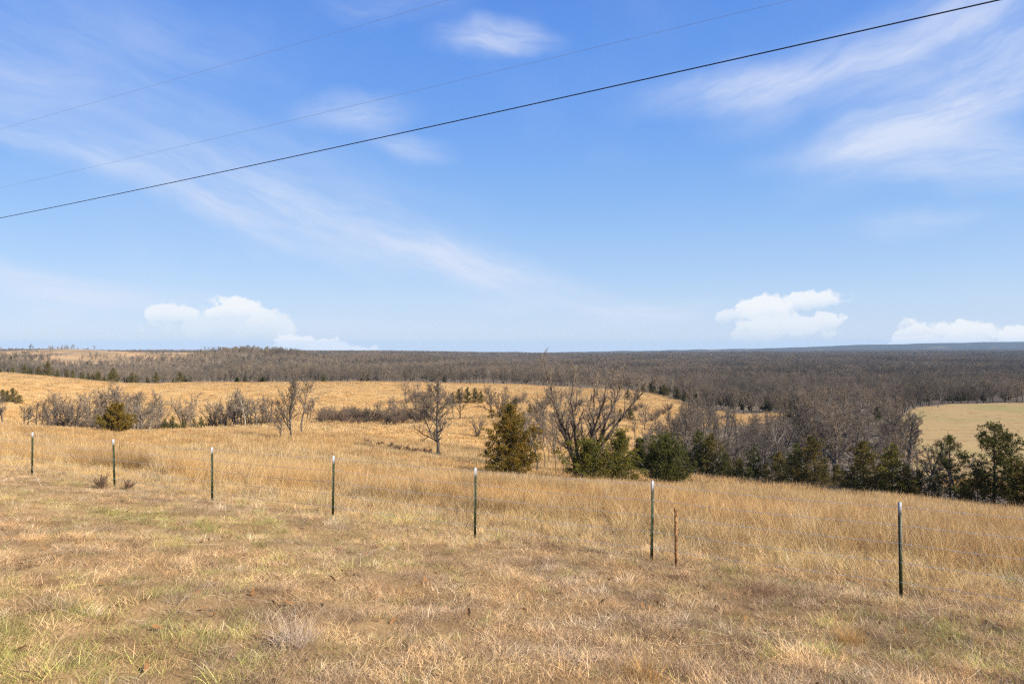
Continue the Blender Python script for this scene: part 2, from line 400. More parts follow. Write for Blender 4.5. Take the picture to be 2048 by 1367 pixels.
def cedar_material(name, ca, cb, cc):
    m, T = mat(name)
    tcn = T.n('ShaderNodeTexCoord'); oi = T.n('ShaderNodeObjectInfo'); geo = T.n('ShaderNodeNewGeometry')
    off = T.n('ShaderNodeVectorMath', {0: tcn.outputs['Object'], 1: T.n('ShaderNodeCombineXYZ', {0: T.m('MULTIPLY', oi.outputs['Random'], 37.0)}).outputs[0]}, operation='ADD')
    n = T.n('ShaderNodeTexNoise', {'Vector': off.outputs[0], 'Scale': 0.9, 'Detail': 4.0, 'Roughness': 0.6}).outputs[0]
    c = T.mix(T.rng(n, 0.36, 0.64), ca, cb)
    c = T.mix(T.rng(geo.outputs['Random Per Island'], 0.55, 1.0, 0.0, 0.7), c, cc)
    d = T.n('ShaderNodeBsdfDiffuse', {'Color': c})
    tr = T.n('ShaderNodeBsdfTranslucent', {'Color': c})
    x = T.n('ShaderNodeMixShader', {0: 0.16, 1: d.outputs[0], 2: tr.outputs[0]})
    T.n('ShaderNodeOutputMaterial', {'Surface': x.outputs[0]})
    return m


M_GROUND = ground_material()
M_GRASS = grass_material()
M_BARK = bark_material('bark', (0.13, 0.108, 0.086), (0.23, 0.20, 0.165), (0.42, 0.39, 0.35), 0.5)
M_BARKDARK = bark_material('dark_bark', (0.085, 0.066, 0.052), (0.15, 0.122, 0.098))
M_TWIG = bark_material('twig', (0.24, 0.194, 0.147), (0.33, 0.273, 0.214))
M_PALE = bark_material('pale_bark', (0.42, 0.38, 0.33), (0.66, 0.63, 0.58), (0.24, 0.20, 0.17), 0.5)
M_BRUSH = bark_material('brush', (0.18, 0.138, 0.105), (0.25, 0.195, 0.155))
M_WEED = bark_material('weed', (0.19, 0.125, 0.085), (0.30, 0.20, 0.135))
M_CED_GOLD = cedar_material('cedar_gold', (0.24, 0.148, 0.026), (0.115, 0.096, 0.020), (0.33, 0.19, 0.036))
M_CED_GREEN = cedar_material('cedar_green', (0.185, 0.160, 0.029), (0.095, 0.102, 0.024), (0.27, 0.205, 0.038))
M_CED_DARK = cedar_material('cedar_dark', (0.115, 0.115, 0.030), (0.066, 0.076, 0.022), (0.18, 0.150, 0.038))
M_CED_OLIVE = cedar_material('cedar_olive', (0.165, 0.130, 0.034), (0.088, 0.082, 0.024), (0.24, 0.160, 0.045))
M_GREENPAINT = simple('green_paint', (0.040, 0.048, 0.018), 0.5, 0.0, 14.0, 0.35)
M_WHITEPAINT = simple('white_paint', (0.42, 0.42, 0.41), 0.5, 0.0, 25.0, 0.10)
M_RUST = simple('rust', (0.19, 0.075, 0.030), 0.8, 0.0, 16.0, 0.4, (0.40, 0.20, 0.065))
M_GALV = simple('galvanized', (0.46, 0.45, 0.43), 0.6, 0.0, 40.0, 0.25)
M_CABLE = simple('black_cable', (0.022, 0.024, 0.035), 0.6, 0.0, 3.0, 0.2)
M_ALU = simple('aluminium_wire', (0.42, 0.42, 0.44), 0.45, 0.5, 3.0, 0.15)
M_POLE = simple('creosote_pole', (0.13, 0.085, 0.055), 0.8, 0.0, 3.0, 0.35)
M_INSUL = simple('porcelain', (0.5, 0.5, 0.52), 0.25, 0.0, 3.0, 0.1)
M_SIDING = simple('white_siding', (0.80, 0.80, 0.78), 0.6, 0.0, 0.3, 0.05)
M_ROOFM = simple('metal_roof', (0.55, 0.56, 0.58), 0.4, 0.2, 0.3, 0.1)
M_LEAF = None


# ------------------------------------------------------------------ mesh helpers
def mesh_np(name, verts, quads=None, tris=None, mats=(), qmat=None, tmat=None, smooth=True):
    me = bpy.data.meshes.new(name)
    verts = np.asarray(verts, np.float32).reshape(-1, 3)
    q = np.zeros((0, 4), np.int32) if quads is None else np.asarray(quads, np.int32).reshape(-1, 4)
    t = np.zeros((0, 3), np.int32) if tris is None else np.asarray(tris, np.int32).reshape(-1, 3)
    me.vertices.add(len(verts)); me.vertices.foreach_set('co', verts.ravel())
    nl = len(q) * 4 + len(t) * 3
    me.loops.add(nl); me.loops.foreach_set('vertex_index', np.concatenate([q.ravel(), t.ravel()]))
    npoly = len(q) + len(t); me.polygons.add(npoly)
    ls = np.concatenate([np.arange(len(q)) * 4, len(q) * 4 + np.arange(len(t)) * 3]).astype(np.int32)
    me.polygons.foreach_set('loop_start', ls)
    mi = np.zeros(npoly, np.int32)
    if qmat is not None: mi[:len(q)] = qmat
    if tmat is not None: mi[len(q):] = tmat
    me.polygons.foreach_set('material_index', mi)
    if smooth: me.polygons.foreach_set('use_smooth', np.ones(npoly, bool))
    for m in mats: me.materials.append(m)
    me.update(); me.validate()
    return me


def link(name, me, parent=None, loc=None):
    o = bpy.data.objects.new(name, me); col.objects.link(o)
    if parent is not None: o.parent = parent
    if loc is not None: o.location = loc
    return o


def tag(o, label=None, cat=None, group=None, kind=None):
    if label: o['label'] = label
    if cat: o['category'] = cat
    if group: o['group'] = group
    if kind: o['kind'] = kind
    return o


def tubes(Pt, Rd, S):
    """Pt (B,N,3) centre lines, Rd (B,N) radii -> verts, quads"""
    B, N = Rd.shape
    t = np.gradient(Pt, axis=1); t /= np.linalg.norm(t, axis=2, keepdims=True) + 1e-9
    ref = np.where(np.abs(t[..., 2:3]) < 0.9, np.array([0, 0, 1.0]), np.array([1.0, 0, 0]))
    a = np.cross(t, ref); a /= np.linalg.norm(a, axis=2, keepdims=True) + 1e-9
    b = np.cross(t, a)
    th = np.arange(S) * 2 * math.pi / S
    V = Pt[:, :, None, :] + Rd[:, :, None, None] * (np.cos(th)[None, None, :, None] * a[:, :, None, :] + np.sin(th)[None, None, :, None] * b[:, :, None, :])
    idx = np.arange(B * N * S).reshape(B, N, S)
    nx = np.roll(idx, -1, axis=2)
    Q = np.stack([idx[:, :-1], nx[:, :-1], nx[:, 1:], idx[:, 1:]], axis=-1).reshape(-1, 4)
    return V.reshape(-1, 3), Q


def merge(parts):
    vs, qs, o = [], [], 0
    for v, q in parts:
        vs.append(v); qs.append(q + o); o += len(v)
    return np.concatenate(vs), np.concatenate(qs)


def box(c, s):
    c = np.array(c, float); s = np.array(s, float) / 2
    v = np.array([[x, y, z] for z in (-1, 1) for y in (-1, 1) for x in (-1, 1)]) * s + c
    q = np.array([[0, 2, 3, 1], [4, 5, 7, 6], [0, 1, 5, 4], [2, 6, 7, 3], [0, 4, 6, 2], [1, 3, 7, 5]])
    return v, q


# ------------------------------------------------------------------ ground sheet
def build_ground():
    ap = 14.0
    th = np.linspace(R(-72), R(72), 400)
    r = np.concatenate([np.linspace(6, 40, 190)[:-1], np.geomspace(40, 600, 260)[:-1], np.geomspace(600, 12600, 130)])
    TH, RR = np.meshgrid(th, r, indexing='ij')
    X = np.sin(TH) * RR / np.cos(TH * 0.55); Y = np.cos(TH) * RR / np.cos(TH * 0.55) - ap
    Z = ground_z(X, Y)
    # a little curl of the earth: the farthest rim drops away
    n, k = X.shape
    idx = np.arange(n * k).reshape(n, k)
    q = np.stack([idx[:-1, :-1], idx[:-1, 1:], idx[1:, 1:], idx[1:, :-1]], -1).reshape(-1, 4)[:, ::-1]
    me = mesh_np('ground', np.stack([X, Y, Z], -1), q, mats=[M_GROUND])
    w = wood(X.ravel(), Y.ravel()); fence = 0.5 * X.ravel() + 0.866 * Y.ravel()
    px = X.ravel() / np.maximum(Y.ravel(), 1) * F + 1024
    far = np.clip((Y.ravel() - 5500) / 1500, 0, 1)
    mown = np.clip((14.5 - fence) / 3.0, 0, 1)
    past = ((px > 1690) & (Y.ravel() > 105) & (Y.ravel() < 320)).astype(float)
    for nm, a in (('wood', np.maximum(w, far)), ('canopy', far), ('hilltop', ((px < 480) & (Y.ravel() > 600) & (Y.ravel() < 3000) & (w < .5)).astype(float)), ('mown', mown), ('pasture', past)):
        at_ = me.attributes.new(nm, 'FLOAT', 'POINT'); at_.data.foreach_set('value', a.astype(np.float32))
    o = link('ground', me); tag(o, 'rolling winter hillside of dry grass falling to wooded lowland', kind='structure')


build_ground()


# ------------------------------------------------------------------ scattering (one object of uncountable stuff)
def scatter(name, protos, pts, rot, scl, idx, colr=None):
    hidden = bpy.data.collections.new(name + '_kinds')
    for i, (me) in enumerate(protos):
        hidden.objects.link(bpy.data.objects.new('%s_kind_%02d' % (name, i), me))
    n = len(pts)
    me = bpy.data.meshes.new(name); me.vertices.add(n)
    me.vertices.foreach_set('co', np.asarray(pts, np.float32).ravel())
    for nm, typ, arr in (('rot', 'FLOAT_VECTOR', rot), ('scl', 'FLOAT_VECTOR', scl)):
        a = me.attributes.new(nm, typ, 'POINT'); a.data.foreach_set('vector', np.asarray(arr, np.float32).ravel())
    a = me.attributes.new('idx', 'INT', 'POINT'); a.data.foreach_set('value', np.asarray(idx, np.int32))
    if colr is not None:
        a = me.attributes.new('col', 'FLOAT_COLOR', 'POINT')
        a.data.foreach_set('color', np.concatenate([colr, np.ones((n, 1))], 1).astype(np.float32).ravel())
    g = bpy.data.node_groups.new(name, 'GeometryNodeTree')
    g.interface.new_socket('Geometry', in_out='INPUT', socket_type='NodeSocketGeometry')
    g.interface.new_socket('Geometry', in_out='OUTPUT', socket_type='NodeSocketGeometry')
    T = NT(g)
    gi = T.n('NodeGroupInput'); go = T.n('NodeGroupOutput')
    ci = T.n('GeometryNodeCollectionInfo', {'Collection': hidden, 'Separate Children': True, 'Reset Children': True})
    def na(nm, typ):
        return T.n('GeometryNodeInputNamedAttribute', {'Name': nm}, data_type=typ).outputs['Attribute']
    e2r = T.n('FunctionNodeEulerToRotation', {0: na('rot', 'FLOAT_VECTOR')})
    ip = T.n('GeometryNodeInstanceOnPoints', {'Points': gi.outputs[0], 'Instance': ci.outputs[0], 'Pick Instance': True,
             'Instance Index': na('idx', 'INT'), 'Rotation': e2r.outputs[0], 'Scale': na('scl', 'FLOAT_VECTOR')})
    T.link(ip.outputs[0], go.inputs[0])
    o = link(name, me)
    md = o.modifiers.new('scatter', 'NODES'); md.node_group = g
    return o


# ------------------------------------------------------------------ grass clumps
def tuft(rng, nb, hmin, hmax, spread, lean, width, droop, segs=3):
    base = rng.normal(0, spread, (nb, 2)); h = rng.uniform(hmin, hmax, nb)
    az_ = rng.uniform(0, 2 * math.pi, nb)
    out_ = np.stack([np.cos(az_), np.sin(az_)], 1) + base / (spread + 1e-6) * 0.35
    out_ /= np.linalg.norm(out_, axis=1, keepdims=True) + 1e-6
    ln = np.abs(rng.normal(lean, 0.28, nb)).clip(0.02, 1.5)
    t = np.linspace(0, 1, segs + 1)
    ang = ln[:, None] + droop * (t[None, :] ** 1.6) * rng.uniform(0.4, 1.3, (nb, 1))
    st = h[:, None] / segs
    dx = np.sin(ang) * st; dz = np.cos(ang) * st
    sx = np.concatenate([np.zeros((nb, 1)), np.cumsum(dx[:, :-1], 1)], 1)
    sz = np.concatenate([np.zeros((nb, 1)), np.cumsum(dz[:, :-1], 1)], 1)
    P_ = np.zeros((nb, segs + 1, 3)); P_[..., :2] = base[:, None, :] + out_[:, None, :] * sx[..., None]
    P_[..., 2] = np.maximum(sz, -0.0) - 0.02
    fa = rng.uniform(0, math.pi, nb)
    side = np.stack([np.cos(fa), np.sin(fa), rng.normal(0, .25, nb)], 1)
    w = width * rng.uniform(0.6, 1.3, (nb, 1)) * np.array([1.0] + [1 - 0.85 * (i / segs) ** 1.4 for i in range(1, segs + 1)])[None, :]
    L_ = P_ - side[:, None, :] * w[..., None] / 2; R_ = P_ + side[:, None, :] * w[..., None] / 2
    V = np.stack([L_, R_], 2)                    # nb, seg+1, 2, 3
    idx = np.arange(nb * (segs + 1) * 2).reshape(nb, segs + 1, 2)
    q = np.stack([idx[:, :-1, 0], idx[:, :-1, 1], idx[:, 1:, 1], idx[:, 1:, 0]], -1).reshape(-1, 4)
    return mesh_np('grass_clump', V.reshape(-1, 3), q, mats=[M_GRASS])


def wedge_points(rng, y0, y1, dens, k=0.86, pad=3.5):
    n = int(dens * (k * (y1 * y1 - y0 * y0) + 2 * pad * (y1 - y0)))
    # sample depth with pdf proportional to the strip width
    y = np.sqrt(rng.uniform(0, 1, n * 1) * ((y1 + pad / k) ** 2 - (y0 + pad / k) ** 2) + (y0 + pad / k) ** 2) - pad / k
    x = rng.uniform(-1, 1, n) * (k * y + pad)
    return x, y


def put(rng, x, y, smin, smax, nk, tilt=0.12):
    n = len(x)
    z = ground_z(x, y)
    rot = np.stack([rng.normal(0, tilt, n), rng.normal(0, tilt, n), rng.uniform(0, 6.283, n)], 1)
    s = rng.uniform(smin, smax, n)
    return np.stack([x, y, z], 1), rot, np.stack([s, s, s], 1), rng.integers(0, nk, n)


def lerp3(a, b, t): return np.asarray(a)[None, :] * (1 - t[:, None]) + np.asarray(b)[None, :] * t[:, None]


def grass():
    rng = np.random.default_rng(11)
    fence = lambda x, y: 0.5 * x + 0.866 * y
    # ---- short trampled turf in front of the fence
    mats_ = [tuft(rng, 84, 0.03, 0.11, 0.085, 1.22, 0.0031, 0.30, 2) for _ in range(7)][:6]
    up_ = [tuft(rng, 64, 0.03, 0.085, 0.048, 0.62, 0.0028, 0.8, 2) for _ in range(5)]
    big_ = [tuft(rng, 90, 0.06, 0.17, 0.060, 0.75, 0.0030, 0.9) for _ in range(4)]
    kinds = mats_ + up_ + big_
    xs, ys = [], []
    for y0, y1, dn in ((2.2, 6.5, 200), (6.5, 11, 125), (11, 17, 66), (17, 29, 36)):
        x, y = wedge_points(rng, y0, y1, dn)
        k = fence(x, y) < 15.2 + (fbm(x / 1.5, y / 1.5, 3, 2) - .5) * 2.5
        k &= rng.uniform(0, 1, len(x)) < np.clip((fbm(x / 0.17, y / 0.17, 107, 2) - 0.25) * 4.0, 0.28, 1)
        xs.append(x[k]); ys.append(y[k])
    x = np.concatenate(xs); y = np.concatenate(ys); n = len(x)
    p, rot, s, _ = put(rng, x, y, 0.75, 1.35, 1)
    tus = fbm(x / 0.9, y / 0.9, 71, 3)
    u = rng.uniform(0, 1, n)
    idx = np.where(u < 0.70, rng.integers(0, 6, n), rng.integers(6, 11, n))
    isbig = (u > 0.93) | ((tus > 0.60) & (u > 0.74))
    idx = np.where(isbig, rng.integers(11, 15, n), idx)
    fd = fence(x, y)
    # longer and strawier towards the fence
    g = np.clip((fd - 9.2) / 4.0, 0, 1)
    s *= (1 + 0.9 * g * rng.uniform(0.4, 1, n))[:, None]
    t1 = fbm(x / 2.6, y / 2.6, 81, 3); t2 = fbm(x / 0.55, y / 0.55, 85, 2); r = rng.uniform(0, 1, n)
    c = lerp3((0.66, 0.41, 0.185), (0.78, 0.53, 0.26), np.clip((t2 - .3) * 2.5, 0, 1))
    c = c * (1 - np.clip((t1 - .5) * 3.2, 0, 1)[:, None] * .55) + np.array((0.54, 0.31, 0.165)) * (np.clip((t1 - .5) * 3.2, 0, 1)[:, None] * .55)
    gb = np.clip((fbm(x / 0.7, y / 0.7, 111, 3) - .47) * 5, 0, 1)[:, None] * .8; c = c * (1 - gb) + np.array((0.44, 0.305, 0.19)) * gb
    c[r < 0.12] = (0.78, 0.60, 0.38); c[r > 0.88] = (0.30, 0.175, 0.095)
    straw = np.clip((fd - 10.5) / 3, 0, 1) * rng.uniform(0, 1, n)
    c = c * (1 - straw[:, None]) + np.array((0.72, 0.48, 0.19)) * straw[:, None]
    # living green showing through: strongest at the near corner and in small patches
    gp = fbm(x / 1.7, y / 1.7, 91, 3)
    corner = np.clip(1.15 - np.hypot(x + 3.7, y - 4.2) / 2.3, 0, 1)
    band = np.exp(-((fd - 8.8 - 0.15 * x) / 1.6) ** 2) * np.clip((-x - 0.5) / 4, 0, 1)
    rc = np.exp(-((np.hypot(x - 4.4, y - 7.6)) / 1.3) ** 2)
    gprob = np.clip((gp - 0.56) * 4.2, 0, 1) * 0.40 + corner * 0.66 + band * 0.40 + rc * .25 + 0.035
    gr = rng.uniform(0, 1, n) < gprob
    c[gr] = lerp3((0.34, 0.34, 0.075), (0.56, 0.46, 0.15), rng.uniform(0, 1, gr.sum()))
    # darker rank patches
    dk = fbm(x / 1.1, y / 1.1, 101, 3); c *= (1 - 0.20 * np.clip((dk - .54) * 5, 0, 1))[:, None]; dk2 = fbm(x / 0.22, y / 0.22, 103, 2); c *= (0.36 + 1.30 * dk2)[:, None] * rng.uniform(.8, 1.2, n)[:, None]
    o = scatter('short_grass', kinds, p, rot, s, idx, c)
    tag(o, 'short trampled tan turf with green patches in front of the wire fence', 'grass', kind='stuff')

    # ---- straw-coloured middle grass just behind the fence and around the posts
    kinds = [tuft(rng, 46, 0.16, 0.44, 0.09, 0.40, 0.0058, 1.1, 4) for _ in range(6)]
    xs, ys = [], []
    for y0, y1, dn in ((5, 12, 34), (12, 20, 26), (20, 40, 12)):
        x, y = wedge_points(rng, y0, y1, dn)
        fd = fence(x, y); e = (fbm(x / 2, y / 2, 13, 2) - .5) * 3
        k = (fd > 10.4 + e) & (fd < 17.5 + e)
        xs.append(x[k]); ys.append(y[k])
    x = np.concatenate(xs); y = np.concatenate(ys); n = len(x)
    p, rot, s, idx = put(rng, x, y, 0.55, 1.25, 6)
    g = np.clip((fence(x, y) - 10) / 3.5, 0.35, 1); s *= g[:, None]
    t2 = fbm(x / 1.4, y / 1.4, 17, 3)
    c = lerp3((0.72, 0.48, 0.19), (0.60, 0.40, 0.19), np.clip((t2 - .35) * 3, 0, 1))
    r = rng.uniform(0, 1, n); c[r < 0.16] = (0.30, 0.19, 0.11); c[r > .86] = (0.66, 0.52, 0.30); c[(r > .5) & (r < .54)] = (0.26, 0.28, 0.08)
    o = scatter('straw_grass', kinds, p, rot, s, idx, c)
    tag(o, 'knee-high pale straw grass along the wire fence', 'grass', kind='stuff')

    # ---- tall tawny prairie grass of the hillside
    kinds = [tuft(rng, 68, 0.40, 0.92, 0.12, 0.26, 0.0062, 1.05, 5) for _ in range(7)]
    far_k = [tuft(rng, 60, 0.30, 0.62, 0.42, 0.28, 0.022, 0.6, 2) for _ in range(5)]
    far2_k = [tuft(rng, 60, 0.16, 0.38, 1.05, 0.45, 0.08, 0.6, 2) for _ in range(4)]
    allp = [[], [], [], [], []]
    for y0, y1, dn, ks, off, sm, sx in ((9, 20, 13, kinds, 0, .75, 1.2), (20, 40, 8.5, kinds, 0, .75, 1.25), (40, 70, 3.0, far_k, 7, .8, 1.3), (70, 135, 1.25, far_k, 7, .9, 1.5), (135, 420, 0.22, far2_k, 12, .8, 1.5)):
        x, y = wedge_points(rng, y0, y1, dn)
        fd = fence(x, y)
        k = (fd > 15.4 + (fbm(x / 2, y / 2, 13, 2) - .5) * 4.5 + rng.normal(0, .7, len(x))) & (wood(x, y) < 0.5)
        px = x / y * F + 1024
        k &= ~((px > 1690) & (y > 105) & (rng.uniform(0, 1, len(x)) < .80))
        x = x[k]; y = y[k]
        p, rot, s, idx = put(rng, x, y, sm, sx, len(ks), 0.10)
        s *= np.stack([np.ones(len(x)), np.ones(len(x)), 0.62 + 0.72 * fbm(x / 5, y / 5, 33, 3)], 1)
        # the wind has laid it over towards the right
        rot[:, 1] += 0.16
        rot[:, 2] = rng.normal(0, 0.9, len(x)) + np.where(rng.uniform(0, 1, len(x)) < .25, rng.uniform(0, 6.28, len(x)), 0)
        t1 = fbm(x / 14, y / 14, 23, 4); t2 = fbm(x / 3, y / 3, 27, 2); r = rng.uniform(0, 1, len(x))
        c = lerp3((0.62, 0.37, 0.135), (0.64, 0.44, 0.20), np.clip((t1 - .32) * 2.8, 0, 1))
        c *= (0.74 + 0.5 * t2)[:, None] * rng.uniform(.82, 1.12, len(x))[:, None]
        c[r < 0.12] = (0.36, 0.20, 0.085); c[r > 0.90] = (0.68, 0.53, 0.30)
        wdp = fbm(x / 2.2, y / 2.2, 37, 3) > 0.68; c[wdp] *= 0.62
        m = px[k] > 1690
        pas = m & (y > 105)
        c[pas] = lerp3((0.60, 0.41, 0.19), (0.44, 0.38, 0.15), np.clip((t1[pas] - .5) * 3 + (y[pas] - 230) / 90, 0, 1))
        s[pas] *= 0.5; c[pas] *= (rng.uniform(.75, 1.1, pas.sum()) * (0.45 + 1.1 * fbm(x[pas] / 7, y[pas] / 3.5, 29, 3)))[:, None]
        for L_, v in zip(allp, (p, rot, s, idx + off, c)): L_.append(v)
    p, rot, s, idx, c = [np.concatenate(v) for v in allp]
    o = scatter('tall_grass', kinds + far_k + far2_k, p, rot, s, idx, c)
    tag(o, 'tall tawny prairie grass covering the hillside beyond the fence', 'grass', kind='stuff')


grass()


# ------------------------------------------------------------------ bare trees
def bare_tree(seed, H, r0=None, stems=1, t0=0.28, nums=(14, 7, 6, 5), ang=(58, 48, 45, 45), lens=(0.40, 0.46, 0.5, 0.5), lead=0.82,
              up=0.10, wig=0.16, rmin=0.007, stem_lean=0.0, droop=0.0):
    """returns (trunk verts/quads, crown verts/quads)"""
    rg = random.Random(seed)
    r0 = r0 or H * 0.020
    chains = {0: [], 1: [], 2: [], 3: [], 4: []}
    NSEG = (9, 6, 4, 3, 2)

    def perp(d):
        v = Vector((rg.gauss(0, 1), rg.gauss(0, 1), rg.gauss(0, 1)))
        v -= d * v.dot(d)
        return v.normalized() if v.length > 1e-4 else Vector((1, 0, 0))

    def grow(p, d, L, r, lvl):
        n = NSEG[lvl]; pts = [p.copy()]; rad = [r]; st = L / n
        dirs = []
        end = 0.30 if lvl == 0 else 0.35
        tro = (0.02, up, up * 1.1, up * 0.9, up * 0.6)[lvl] - (droop if lvl in (1, 2) else 0)
        for i in range(n):
            w_ = wig * (0.42 if lvl == 0 else 1)
            d = (d + Vector((rg.gauss(0, w_), rg.gauss(0, w_), rg.gauss(0, w_) + tro))).normalized()
            p = p + d * st
            pts.append(p.copy()); dirs.append(d.copy()); rad.append(max(rmin * 0.6, r * (1 - (1 - end) * (i + 1) / n)))
        chains[lvl].append((pts, rad))
        if lvl >= 4 or lvl >= len(nums): return
        k = nums[lvl]
        k = max(1, int(k * rg.uniform(0.75, 1.25)))
        s = t0 if lvl == 0 else 0.16
        a0 = rg.uniform(0, 6.28)
        for j in range(k):
            t = s + (1 - s) * ((j + rg.uniform(0.1, 0.95)) / k)
            if lvl == 0: t = min(t, 0.99)
            f = t * n; i = min(int(f), n - 1); q = pts[i].lerp(pts[i + 1], f - i)
            dd = dirs[i]
            if lvl == 0:
                az_ = a0 + j * 2.4 + rg.uniform(-.5, .5)
                out_ = Vector((math.cos(az_), math.sin(az_), 0)); out_ = (out_ - dd * out_.dot(dd)).normalized()
            else: out_ = perp(dd)
            A = R(ang[lvl] * rg.uniform(0.7, 1.3) * (1.12 - 0.45 * t if lvl == 0 else 1))
            nd = (dd * math.cos(A) + out_ * math.sin(A)).normalized()
            ref = H if lvl == 0 else L
            ln = ref * lens[lvl] * rg.uniform(0.65, 1.2) * ((1.12 - 0.55 * t) if lvl == 0 else (1.1 - 0.5 * t))
            rr = rad[i] * (0.58 if lvl == 0 else 0.62) * rg.uniform(0.8, 1.1)
            grow(q, nd, ln, max(rmin * (1.5 if lvl < 2 else 1), rr), lvl + 1)
    for sx in range(stems):
        a = sx * 6.283 / max(1, stems) + rg.uniform(-.4, .4)
        ln = stem_lean * rg.uniform(0.5, 1.2)
        d = Vector((math.cos(a) * math.sin(ln), math.sin(a) * math.sin(ln), math.cos(ln)))
        off = Vector((math.cos(a), math.sin(a), 0)) * (r0 * 0.8 if stems > 1 else 0)
        grow(off - d * 0.25, d, H * lead * (rg.uniform(0.8, 1.05) if stems > 1 else 1), r0, 0)

    def build(lv, S):
        by = {}
        for l in lv:
            for pts, rad in chains[l]:
                by.setdefault(len(pts), []).append((pts, rad))
        out_ = []
        for n, L in by.items():
            Pt = np.array([[tuple(v) for v in a] for a, _ in L]); Rd = np.array([b for _, b in L])
            out_.append(tubes(Pt, Rd, S))
        return out_
    # flare the foot of the trunk
    for pts, rad in chains[0]: rad[0] *= 1.5
    trunk = merge(build([0], 8) + build([1], 5)); rest = build([2], 4) + build([3, 4], 3)
    crown = merge(rest)
    return trunk, crown


def bare_meshes(name, seed, H, mb=None, mt=None, **kw):
    t, c = bare_tree(seed, H, **kw)
    return (mesh_np(name + '_trunk', *t, mats=[mb or M_BARK]), mesh_np(name + '_crown', *c, mats=[mt or M_TWIG]))


def tree(name, meshes, loc, rz, s, label, cat='tree', group=None, parts=('trunk', 'crown'), sz=None, sink=0.0):
    e = bpy.data.objects.new(name, None); col.objects.link(e)
    e.empty_display_size = 0.5
    e.location = (loc[0], loc[1], loc[2] - sink); e.rotation_euler = (0, 0, rz); e.scale = (s, s, sz or s)
    tag(e, label, cat, group)
    for pn, me in zip(parts, meshes):
        if me is not None: link(pn, me, e)
    return e


